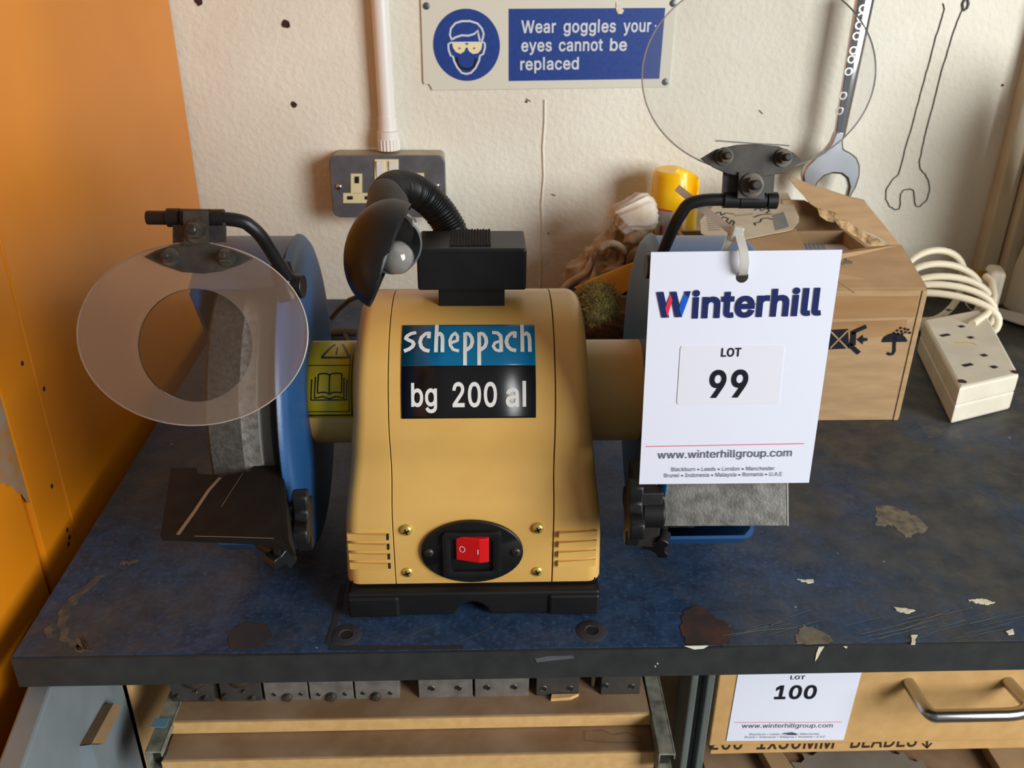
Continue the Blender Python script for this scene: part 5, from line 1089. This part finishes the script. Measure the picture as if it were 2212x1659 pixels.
q = MB(); plane_text(q, 'Blackburn • Leeds • London • Manchester', cc4[0], cnr, uyv, px4(268, 1533), px4(928, 1526), .0026, .0004); plane_text(q, 'Brunei • Indonesia • Malaysia • Romania • U.A.E', cc4[0], cnr, uyv, px4(222, 1572), px4(975, 1562), .0026, .0004); q.build('small_print', 'grey_ink', ck)
q = MB(); q.ribbon([c4(107, 1375, .0004), c4(1118, 1356, .0004)], .0005, cnr); q.build('rule_line', 'pink_ink', ck)
# cable tie
hp = PP(1594, 516, cc4[0], cnr)+Vector((0, .004, .001))
tie = thing('cable_tie', 'translucent white nylon cable tie holding the LOT 99 card', 'cable tie', hc)
def strap(pts, wv, wd, nm):
    q = MB(); vs = []
    for i, p in enumerate(pts):
        a = pts[max(0, i-1)]; c_ = pts[min(len(pts)-1, i+1)]; d = (c_-a).normalized(); s2 = Vector(wv); s2 = (s2-d*s2.dot(d)).normalized(); n = d.cross(s2)
        vs += [p+s2*wd/2+n*.0006, p-s2*wd/2+n*.0006, p-s2*wd/2-n*.0006, p+s2*wd/2-n*.0006]
    m = len(pts); q.add(vs, [(4*i+j, 4*i+(j+1) % 4, 4*i+4+(j+1) % 4, 4*i+4+j) for i in range(m-1) for j in range(4)]+[(0, 1, 2, 3), (4*m-4, 4*m-3, 4*m-2, 4*m-1)])
    q.build(nm, 'tie', tie, smooth=40)
tail = PP(1463, 406, cc4[0], cnr)+Vector((0, .055, .0))
tail = CAM+ray(1463, 406)*((hp-CAM).dot(_f)+.020)
strap([hp.lerp(tail, t) for t in (0, .15, .4, .7, .96, 1)], (tail-hp).cross((hp-CAM)), .0040, 'tail')
t1 = PP(1602, 536, cc4[0], cnr)+cnr*.004; t2 = PP(1604, 562, cc4[0], cnr)+cnr*.0048; t3 = PP(1603, 585, cc4[0], cnr)+cnr*.003
strap([hp+Vector((.001, -.001, .001)), t1, t2, t3, hc+cnr*.0005+uyv*.0015, hc-cnr*.004], ux, .0046, 'loop')
strap([hc-cnr*.004, hc-cnr*.008+uyv*.012, Vector((hp.x, .040, .232)), Vector((hp.x-.002, .034, .243)), hp+Vector((-.002, .002, .001))], ux, .0042, 'rear_loop')
q = MB(); dt = (tail-hp).normalized(); q.obox(hp+Vector((0, 0, .0005)), ux*.0062+Vector((0, 0, -.001)), Vector((.001, -.001, .0085)), Vector((0, .005, 0))); q.build('ratchet_head', 'tie', tie, bevel=.001)

# ================================================================ THINGS BEHIND THE GRINDER
# yellow bottle
bx = P(1462, 440, 'y', .575); bxr = (P(1517, 420, 'y', .575).x-P(1407, 420, 'y', .575).x)/2; zt_ = P(1462, 372, 'y', .575).z
bt = thing('plastic_bottle', 'bright yellow plastic bottle standing against the wall behind the grinder', 'bottle', (bx.x, .59, 0))
q = MB(); cb_ = Vector((bx.x, .59, 0)); n = 48
n = 72
prf = [(bxr*.98, 0), (bxr*1.0, .002), (bxr*1.0, zt_-.070), (bxr*.99, zt_-.066), (bxr*.955, zt_-.064), (bxr*.93, zt_-.03), (bxr*.92, zt_-.006), (bxr*.86, zt_-.001), (bxr*.78, zt_), (bxr*.7, zt_), (bxr*.6, zt_), (bxr*.5, zt_), (bxr*.4, zt_), (bxr*.3, zt_), (bxr*.2, zt_), (bxr*.1, zt_), (0, zt_)]
q.lathe(cb_, (0, 0, 1), prf, n)
for v in q.v:    # finger scoop pressed into the cap on its right side
    dx = (v.x-cb_.x)/bxr; dy = (v.y-cb_.y)/bxr
    if v.z > zt_-.012:
        k = max(0, 1-((dx-.42)**2/.30+(dy+.45)**2/.34)); v.z -= .034*k
        v.z -= .010*max(0, dx)**1.5
q.build('body', 'bottle', bt, smooth=50)
q = MB()
def bpt(px, py, off=.0006):
    d = ray(px, py); o = CAM; r = bxr*1.0+off; a = d.x**2+d.y**2; bq = 2*(d.x*(o.x-cb_.x)+d.y*(o.y-cb_.y)); cq = (o.x-cb_.x)**2+(o.y-cb_.y)**2-r*r
    D = bq*bq-4*a*cq
    return o+d*((-bq-sqrt(max(0, D)))/(2*a))
q.add([bpt(1417+(1453-1417)*i/5, 450+(505-450)*j+i*1.4) for j in (0, 1) for i in range(6)], [(i, i+1, 7+i, 6+i) for i in range(5)]); lbq = q.build('bottle_label', 'bottle_label', bt)
q = MB()
for (a, c_) in (((1417, 451), (1453, 457)), ((1417, 451), (1412, 505))): q.ribbon([bpt(a[0]+(c_[0]-a[0])*t/4, a[1]+(c_[1]-a[1])*t/4, .001) for t in range(5)], .0016, (0, -1, .1))
q.add([bpt(x, y, .001) for x, y in [(1426, 487), (1450, 486), (1446, 506), (1424, 506)]], [(0, 1, 2, 3)])
q.build('label_border', 'red_ink', lbq)

def cloth(path, rad, mat, nm, lbl, cat, seed=0, amp=.35, fs_=26, floor=.0, par=None):
    """crumpled cloth: thick folded body swept along a path"""
    path = [Vector(p) for p in path]; q = MB(); n = 90; m = 90; pts = []
    for i in range(m):
        t = i/(m-1)*(len(path)-1); k = min(int(t), len(path)-2); p = path[k].lerp(path[k+1], t-k); rr = rad[k]+(rad[k+1]-rad[k])*(t-k)
        end = min(1, sqrt(max(0, 1-abs(2*i/(m-1)-1)**6))+.02)
        a = path[k]; c_ = path[k+1]; d = (c_-a).normalized(); u, v, _ = basis(d)
        for j in range(n):
            an = 2*pi*j/n; dirv = u*cos(an)+v*sin(an); w_ = p+dirv*rr
            nz = noise.noise(w_*fs_+Vector((seed, 0, 0))); rid = 1-abs(noise.noise(w_*fs_*1.6+Vector((0, seed, 3))))*2
            wp = Vector((noise.noise(w_*14+Vector((seed, 5, 0))), noise.noise(w_*14+Vector((2, seed, 9))), noise.noise(w_*14+Vector((7, 3, seed)))))*.02
            f1_ = 1-abs(noise.noise((w_+wp)*fs_*1.3+Vector((0, seed, 3))))*2.2; f2_ = 1-abs(noise.noise((w_+wp*1.5)*fs_*3.1+Vector((4, seed, 1))))*2.2
            pt = p+dirv*rr*end*(1+amp*.8*nz+amp*.75*(max(0, f1_)**1.6-.4)+amp*.28*(max(0, f2_)**1.5-.4))
            pt.z = max(pt.z, floor+.001)
            pts.append(pt)
    q.add(pts, [(i*n+j, i*n+(j+1) % n, (i+1)*n+(j+1) % n, (i+1)*n+j) for i in range(m-1) for j in range(n)]+[list(range(n))[::-1], [(m-1)*n+j for j in range(n)]])
    return q.build(nm, mat, par, smooth=80, label=lbl, cat=cat)
gy = .565
rg = thing('rag', 'crumpled beige rag heaped against the wall behind the grinder', 'rag', P(1300, 640, 'y', gy))
cloth([P(1225, 640, 'y', gy), P(1262, 612, 'y', gy), P(1300, 588, 'y', gy), P(1340, 570, 'y', gy+.01), P(1380, 570, 'y', gy+.01)], [.014, .024, .032, .038, .036], 'cloth', 'crumpled_body', None, None, 3, .4, 22, par=rg)
def fold(pts, r, dy, wide=1.9, sd=1, par=None, nm='fold'):
    ps = [P(*p, 'y', gy-dy) for p in pts]; sm = [ps[0]]
    for i in range(1, len(ps)-1): sm += bez(ps[i].lerp(ps[i-1], .5), ps[i], ps[i].lerp(ps[i+1], .5), 8)
    sm.append(ps[-1]); q = MB(); n = 14; m = len(sm); vs = []
    for i, p in enumerate(sm):
        d = (sm[min(m-1, i+1)]-sm[max(0, i-1)]).normalized(); v = Vector((0, -1, .3)); v = (v-d*v.dot(d)).normalized(); u = d.cross(v); e = sqrt(max(0, 1-(2*i/(m-1)-1)**8))*.9+.1
        for k in range(n):
            a = 2*pi*k/n; rr = r*e*(1+.35*noise.noise(p*40+Vector((k*.3, sd, 0)))); vs.append(p+u*cos(a)*rr*.75+v*sin(a)*rr*wide)
    q.add(vs, [(i*n+k, i*n+(k+1) % n, (i+1)*n+(k+1) % n, (i+1)*n+k) for i in range(m-1) for k in range(n)]+[list(range(n)), [(m-1)*n+k for k in range(n)]])
    q.build(nm, 'cloth', par or rg, smooth=80)
fold([(1280, 566), (1282, 538), (1310, 526), (1342, 538), (1346, 566), (1325, 578), (1298, 568)], .0045, .030)
fold([(1208, 642), (1222, 618), (1248, 600), (1272, 584), (1276, 556)], .0065, .022, 1.6, 2)
fold([(1298, 592), (1322, 580), (1352, 584), (1382, 576)], .0060, .042, 1.5, 3)
fold([(1236, 636), (1262, 622), (1284, 604), (1286, 574)], .0060, .036, 1.5, 4)
fold([(1352, 572), (1368, 546), (1392, 528), (1412, 522)], .0070, .038, 1.5, 5)
fold([(1366, 592), (1378, 566), (1400, 548)], .0060, .046, 1.5, 6)
gt = thing('work_glove', 'dirty beige work glove with white knitted cuff beside the yellow bottle', 'glove', P(1370, 540, 'y', gy-.02))
def glove_part(path, rad, mat, nm, seed, amp, ribs=0):
    path = [Vector(p) for p in path]; q = MB(); n = 48; m = 24; pts = []
    for i in range(m):
        t = i/(m-1)*(len(path)-1); k = min(int(t), len(path)-2); p = path[k].lerp(path[k+1], t-k); rr = rad[k]+(rad[k+1]-rad[k])*(t-k); d = (path[k+1]-path[k]).normalized(); u, v, _ = basis(d)
        for j in range(n):
            an = 2*pi*j/n; dirv = u*cos(an)+v*sin(an); w_ = p+dirv*rr
            pts.append(p+dirv*rr*(1+amp*noise.noise(w_*35+Vector((seed, 1, 2)))+(.075*cos(an*ribs) if ribs else 0)))
    q.add(pts, [(i*n+j, i*n+(j+1) % n, (i+1)*n+(j+1) % n, (i+1)*n+j) for i in range(m-1) for j in range(n)]+[list(range(n))[::-1], [(m-1)*n+j for j in range(n)]])
    q.build(nm, mat, gt, smooth=80)
gf = gy-.025
glove_part([P(1338, 492, 'y', gf), P(1355, 474, 'y', gf), P(1378, 466, 'y', gf+.01), P(1400, 470, 'y', gf+.015)], [.017, .024, .023, .018], 'cuff', 'cuff', 4, .5, 18)
fold([(1346, 524), (1374, 508), (1402, 500)], .0095, .036, 1.3, 7, gt, 'palm')
fold([(1290, 548), (1300, 530), (1326, 524), (1346, 538), (1350, 556)], .0065, .050, 1.3, 8, gt, 'finger')
cloth([P(1262, 712, 'z', .012), P(1310, 706, 'z', .018), P(1360, 690, 'z', .026), P(1400, 690, 'z', .024)], [.014, .021, .026, .022], 'brown_cloth', 'brown_rag', 'dark brown oily rag on the bench behind the motor tube', 'rag', 11, .4, 24)
yn = Vector((0, -1, .25)).normalized(); yo_ = P(1330, 610, 'y', .47)
q = MB(); q.prism([PP(*p, yo_, yn) for p in [(1240, 622), (1285, 600), (1340, 578), (1395, 556), (1395, 612), (1368, 622), (1345, 634), (1311, 656), (1290, 645), (1262, 632)]], -yn*.003); q.build('plastic_strip', 'ochre_card', label='flat ochre yellow strip leaning on the rag behind the grinder', cat='strip', bevel=.0006)
q = MB(); so = P(1290, 655, 'y', .44)
for k in range(1500):
    d = Vector((random.gauss(0, 1), random.gauss(0, 1), random.gauss(0, 1))).normalized(); r = .8+.2*random.random()
    p = so+Vector((d.x*.023*r, d.y*.020*r, d.z*.021*r+.0)); t = Vector((random.gauss(0, 1), random.gauss(0, 1), random.gauss(0, 1))).normalized()*.007
    s2 = t.cross(d).normalized()*.0006; q.add([p-t+s2, p-t-s2, p+t+d*.004], [(0, 1, 2)])
ms = q.build('scouring_pad', 'scour', label='olive green scouring pad tucked behind the yellow housing', cat='scouring pad', loc=so)
q = MB(); q.lathe(so-Vector((0, 0, .021)), (0, 0, 1), [(.001, 0), (.012, .003), (.019, .012), (.020, .024), (.014, .036), (.004, .042), (0, .042)], 20); q.build('core', 'scour', ms, smooth=60)

# cardboard box
BY0, BY1, BX0, BX1, BZ = .305, .50, .212, .4015, .1335
bxo = thing('cardboard_box', 'open brown cardboard box with torn flaps behind the LOT 99 card', 'box', ((BX0+BX1)/2, .4, 0))
MB().box(BX0, BX1, BY0, BY0+.004, .0005, BZ).build('front_wall', 'card', bxo)
MB().box(BX1-.004, BX1, BY0+.004, BY1, .0005, BZ).build('side_wall', 'card', bxo)
MB().box(BX0, BX0+.004, BY0+.004, BY1, .0005, BZ).build('side_wall', 'card', bxo)
MB().box(BX0+.004, BX1-.004, BY1-.004, BY1, .0005, BZ).build('back_wall', 'card_in', bxo)
MB().box(BX0+.004, BX1-.004, BY0+.004, BY1-.004, .0005, .004).build('bottom', 'card_in', bxo)
bf = lambda px, py, off=.0004: P(px, py, 'y', BY0-off)
# front flap rising back into the box
fz = .149; fl = [Vector((BX1-.001, BY0+.001, BZ)), P(1945, 534, 'z', fz+.004), P(1880, 538, 'z', fz), P(1826, 548, 'z', fz), P(1700, 572, 'z', fz), Vector((BX0+.02, BY0+.07, fz)), Vector((BX0, BY0+.001, BZ))]
q = MB(); q.prism(fl, (0, -.001, .003)); ff = q.build('front_flap', 'card', bxo)
q = MB()
for (a, c_) in (((1870, 540), (1937, 618)), ((1800, 600), (1845, 632))):
    q.tube([P(*a, 'z', fz+.0030), P(*c_, 'z', BZ+.0030)], .0007, 6)
q.build('flap_crease', 'card_in', ff)
q = MB(); o_ = P(1810, 572, 'z', .1435); plane_text(q, '36', P(1818, 572, 'z', .1455), Vector((0, -.22, 1)).normalized(), (0, 1, .2), (1812, 578), (1842, 574), .010, .003); q.build('flap_print', 'grey_ink', ff)
# torn back flap and a second layer
yb1 = .515
q = MB(); tf = [(1706, 384), (1716, 384), (1760, 402), (1800, 414), (1830, 424), (1868, 433), (1872, 440), (1905, 480), (1946, 531), (1938, 540), (1915, 522), (1885, 506), (1862, 498), (1845, 494), (1822, 480), (1796, 472), (1775, 456), (1750, 440), (1738, 424), (1722, 408)]
q.prism([PP(*p, (0, yb1, .15), Vector((0, -1, .35)).normalized()) for p in tf], (0, .004, 0)); q.build('torn_flap', 'card', bxo)
q = MB(); q.prism([PP(*p, (0, yb1-.006, .15), Vector((0, -1, .35)).normalized()) for p in [(1800, 474), (1830, 478), (1862, 500), (1900, 518), (1925, 532), (1935, 548), (1912, 558), (1880, 535), (1850, 512), (1815, 492)]], (0, .003, 0)); q.build('torn_edge', 'card_edge', bxo)
q = MB(); q.prism([PP(*p, (0, yb1-.004, .15), Vector((0, -1, .35)).normalized()) for p in [(1765, 448), (1790, 455), (1806, 460), (1800, 478), (1785, 474), (1770, 464)]], (0, -.002, -.001)); q.build('torn_tongue', 'card_edge', bxo)
q = MB(); q.prism([P(*p, 'y', .535) for p in [(1690, 432), (1740, 434), (1790, 462), (1860, 500), (1880, 540), (1700, 540)]], (0, .004, 0)); q.build('back_flap', 'card_in', bxo)
# side flap with the courier label lying across the opening
lz = .152
q = MB(); q.prism([P(*p, 'z', lz) for p in [(1524, 470), (1548, 440), (1690, 440), (1722, 500), (1752, 562), (1700, 580), (1524, 600)]], (0, 0, -.003)); sf_ = q.build('side_flap', 'card', bxo)
q = MB(); lp = [(1512, 478), (1560, 425), (1660, 416), (1702, 418), (1712, 440), (1726, 470), (1725, 480), (1712, 496), (1700, 500), (1660, 507), (1612, 517), (1560, 530), (1514, 505)]
q.prism([P(*p, 'z', lz+.0008) for p in lp], (0, 0, .0008)); cl = q.build('courier_label', 'courier', sf_)
nz = Vector((0, 0, 1)); L1 = lambda px, py: P(px, py, 'z', lz+.002)
c3 = lambda x, y: L1(1480+x/3.95, 360+y/3.95)
q = MB()
for pts in ([(310, 440), (330, 425), (370, 440), (350, 465), (375, 490), (400, 455), (420, 470), (395, 520), (440, 500), (430, 540)], [(245, 400), (300, 385), (310, 415), (345, 395), (400, 400), (420, 405)], [(590, 370), (630, 345), (650, 375), (700, 350), (720, 375), (690, 395)], [(585, 430), (640, 410), (740, 400)], [(600, 500), (590, 480), (640, 470), (650, 445), (700, 435), (745, 450)]):
    q.ribbon([c3(*p) for p in wobble(pts, 3)], .0018, nz)
for k in range(8): q.ribbon([c3(425+k*20, 418-k*2), c3(431+k*20, 416-k*2)], .002, nz)
q.build('handwriting', 'black_ink', cl)
q = MB()
q.add([c3(*p) for p in [(745, 410), (840, 385), (885, 510), (770, 540)]], [(0, 1, 2, 3)]); q.build('grey_print', 'zinc', cl); q = MB()
for k in range(7): q.ribbon([c3(180+k*3, 430+k*18), c3(290+k*2, 415+k*20)], .0016, nz)
q.build('barcode', 'zinc', cl)
pn_ = P(1800, 540, 'z', .105)
pap = MB(); pap.prism([P(*p, 'z', .118) for p in [(1725, 500), (1838, 498), (1852, 545), (1800, 580), (1740, 580)]], (0, 0, .001))
pp = pap.build('printed_sheet', 'news', label='printed white sheet lying inside the open cardboard box', cat='paper')
q = MB()
for k in range(5):
    x = 1738+k*9
    q.ribbon([P(x, 512, 'z', .1195), P(x+9, 545, 'z', .1195)], .0030, nz)
q.build('print_lines', 'pale_ink', pp)
MB().box(BX0+.006, BX1-.006, BY0+.006, BY1-.006, .0045, .110).build('box_inner_shade', 'dark', label='dark filler block standing for the shade inside the open cardboard box', cat='shade filler')  # dark block added in place of the shade inside the open box
# packing tape and printed handling symbols
q = MB(); q.prism([bf(*p, 0) for p in [(1700, 700), (1960, 690), (1955, 722), (1700, 745)]], (0, -.0003, 0)); q.prism([bf(*p, 0) for p in [(1700, 640), (1985, 640), (1975, 685), (1700, 690)]], (0, -.00035, 0)); q.build('packing_tape', 'tape', bxo)
s4 = lambda x, y: bf(1700+x/2.766, 300+y/2.765, .0009)
q = MB()
q.add([s4(*p) for p in [(250, 1142), (365, 1135), (372, 1252), (240, 1258)]], [(0, 1, 2, 3)])
q.ribbon([s4(*p) for p in [(385, 1160), (475, 1120)]], .004, nr); q.ribbon([s4(*p) for p in [(370, 1225), (432, 1280)]], .004, nr); q.ribbon([s4(*p) for p in [(398, 1155), (395, 1235)]], .005, nr)
q.add([s4(*p) for p in [(420, 1198), (455, 1170), (455, 1188), (482, 1190), (482, 1206), (455, 1210), (455, 1228)]], [(0, 1, 2, 3, 4, 5, 6)])
um = [(570, 1215)]+[(645-75*cos(pi*k/12), 1215-55*sin(pi*k/12)) for k in range(1, 12)]+[(720, 1212)]
q.add([s4(*p) for p in um], [list(range(len(um)))])
q.ribbon([s4(*p) for p in [(645, 1160), (642, 1270), (632, 1285), (615, 1288), (602, 1278)]], .0026, nr)
for (x, y) in ((640, 1160), (660, 1145), (680, 1130), (665, 1165), (685, 1150), (705, 1135), (690, 1165), (710, 1155), (725, 1140), (735, 1158)): q.ribbon([s4(x-5, y+5), s4(x+5, y-5)], .0022, nr)
q.build('handling_symbols', 'black_ink', bxo)
q = MB(); q.ribbon([s4(262, 1150)+Vector((0, -.0003, 0)), s4(360, 1250)+Vector((0, -.0003, 0))], .0014, nr); q.ribbon([s4(258, 1250)+Vector((0, -.0003, 0)), s4(362, 1145)+Vector((0, -.0003, 0))], .0014, nr); q.build('symbol_cross', 'card', bxo)
q = MB(); q.prism([(BX1-.0005, BY0-.001, .0005), (BX1+.004, BY0+.006, .0005), (BX1+.004, BY0+.006, BZ-.008), (BX1-.0005, BY0-.001, BZ)], (-.004, 0, 0)); q.build('corner_fold', 'card', bxo)

# extension lead
el = thing('extension_lead', 'cream four way extension lead with coiled flex right of the cardboard box', 'extension lead', P(2090, 780, 'z', 0))
ZT = .040
tl_, tr_, br_, bl_ = P(1995, 690, 'z', ZT), P(2125, 665, 'z', ZT), P(2203, 808, 'z', ZT), P(2073, 838, 'z', ZT)
q = MB(); q.prism([p-Vector((0, 0, ZT-.0005)) for p in (tl_, tr_, br_, bl_)], (0, 0, ZT-.0185)); q.build('lower_shell', 'block_w', el, bevel=.003)
q = MB(); q.prism([p-Vector((0, 0, .0205)) for p in (tl_, tr_, br_, bl_)], (0, 0, .0205)); sb = q.build('socket_block', 'block_w', el, bevel=.003)
e_u = (br_-bl_).normalized(); e_v = (tl_-bl_).normalized()
x4 = lambda x, y: P(1700+x/2.766, 300+y/2.765, 'z', ZT+.0003)
def pin(pts, w_, l_, d):
    q = MB()
    for p in pts: q.obox(x4(*p), d*l_, nz.cross(d)*w_, nz*.0006)
    q.build('socket_slot', 'dark', sb)
pin([(945, 1172), (1080, 1350)], .0042, .012, e_u); pin([(1043, 1120), (1098, 1186), (965, 1022), (1178, 1292), (1237, 1362), (845, 1012)], .0045, .0062, e_u)
for p in ((1047, 1447), (1366, 1392)):
    q = MB(); q.lathe(x4(*p), nz, [(.0042, 0), (.0034, .0004), (.0028, .0001), (0, .0001)], 14); q.build('case_screw', 'hole', sb)
q = MB(); q.ribbon([x4(*p) for p in [(1010, 1218), (1060, 1212), (1110, 1218), (1135, 1230)]], .0018, nz); q.build('paint_streak', 'bottle', sb)
q = MB(); pts = []
c0_ = P(2030, 668, 'z', .055)
def loop_pts(cpx, rx, ry, zbase, tilt, a0, a1, n=28):
    c_ = P(*cpx, 'z', zbase); return [c_+Vector((rx*cos(a0+(a1-a0)*k/n), ry*sin(a0+(a1-a0)*k/n), tilt*sin(a0+(a1-a0)*k/n))) for k in range(n+1)]
path = []
turns = [(2046, .508, .052, .050), (2044, .518, .050, .058), (2040, .528, .050, .066), (2036, .537, .046, .072), (2000, .552, .040, .094)]
for k in range(36*4+30):
    t = k/36; i0 = min(int(t), 3); f_ = min(1, t-i0); A_, B_ = turns[i0], turns[i0+1]
    cxp, cy_, rx, zt2 = [A_[m_]+(B_[m_]-A_[m_])*f_ for m_ in range(4)]
    cX = P(cxp, 650, 'y', cy_).x; a = radians(-40)+2*pi*t; rz = zt2/2-.002; sgn2 = math.copysign(abs(sin(a))**.8, sin(a))
    path.append(Vector((cX+rx*cos(a), cy_-.022*cos(a)*max(0, 1.2-t*.3), max(.005, rz+.004+rz*sgn2))))
q.tube(path, .0042, 10); q.build('flex_coil', 'cord', el, smooth=60)
# plug
pg = P(2138, 652, 'z', .0)
q = MB(); pc = P(2142, 622, 'y', .545); 
dpl = Vector((.94, -.34, 0)); dps = Vector((.34, .94, 0))
q.obox(pc, dpl*.018, dps*.036, (0, 0, .050)); pl_ = q.build('plug', 'block_w', el, bevel=.005)
q = MB(); q.obox(pc-dpl*.018+Vector((0, 0, .016)), dpl*.018, dps*.004, (0, 0, .008)); q.obox(pc-dpl*.018-dps*.010+Vector((0, 0, -.010)), dpl*.018, dps*.0065, (0, 0, .004)); q.obox(pc-dpl*.018+dps*.010+Vector((0, 0, -.010)), dpl*.018, dps*.0065, (0, 0, .004)); q.build('plug_pin', 'brass', pl_)
q = MB(); k0 = P(2137, 612, 'y', .53); q.tube([k0+Vector((-.002, .008, .006)), k0+Vector((0, -.004, .004)), P(2148, 640, 'y', .515), P(2142, 665, 'y', .50), P(2128, 682, 'y', .48), P(2100, 700, 'y', .45)], .0042, 10); q.build('plug_flex', 'cord', el, smooth=60)
# chrome ring and white strip
q = MB(); kr = P(2112, 652, 'z', .014); q.tube([kr+Vector((.016*cos(2*pi*k/32), .010*sin(2*pi*k/32), .011*sin(2*pi*k/32))) for k in range(32)], .0016, 8, closed=True); q.build('key_ring', 'chrome', smooth=60, label='small chrome ring on the bench below the white plug', cat='ring')
q = MB(); q.prism([P(*p, 'z', .004) for p in [(2144, 671), (2160, 670), (2175, 674), (2240, 690), (2240, 712), (2205, 703), (2160, 688), (2148, 682)]], (0, 0, .003)); q.build('cable_tag', 'pvc', label='thin white plastic tag on the bench at the right wall', cat='tag', bevel=.0008)
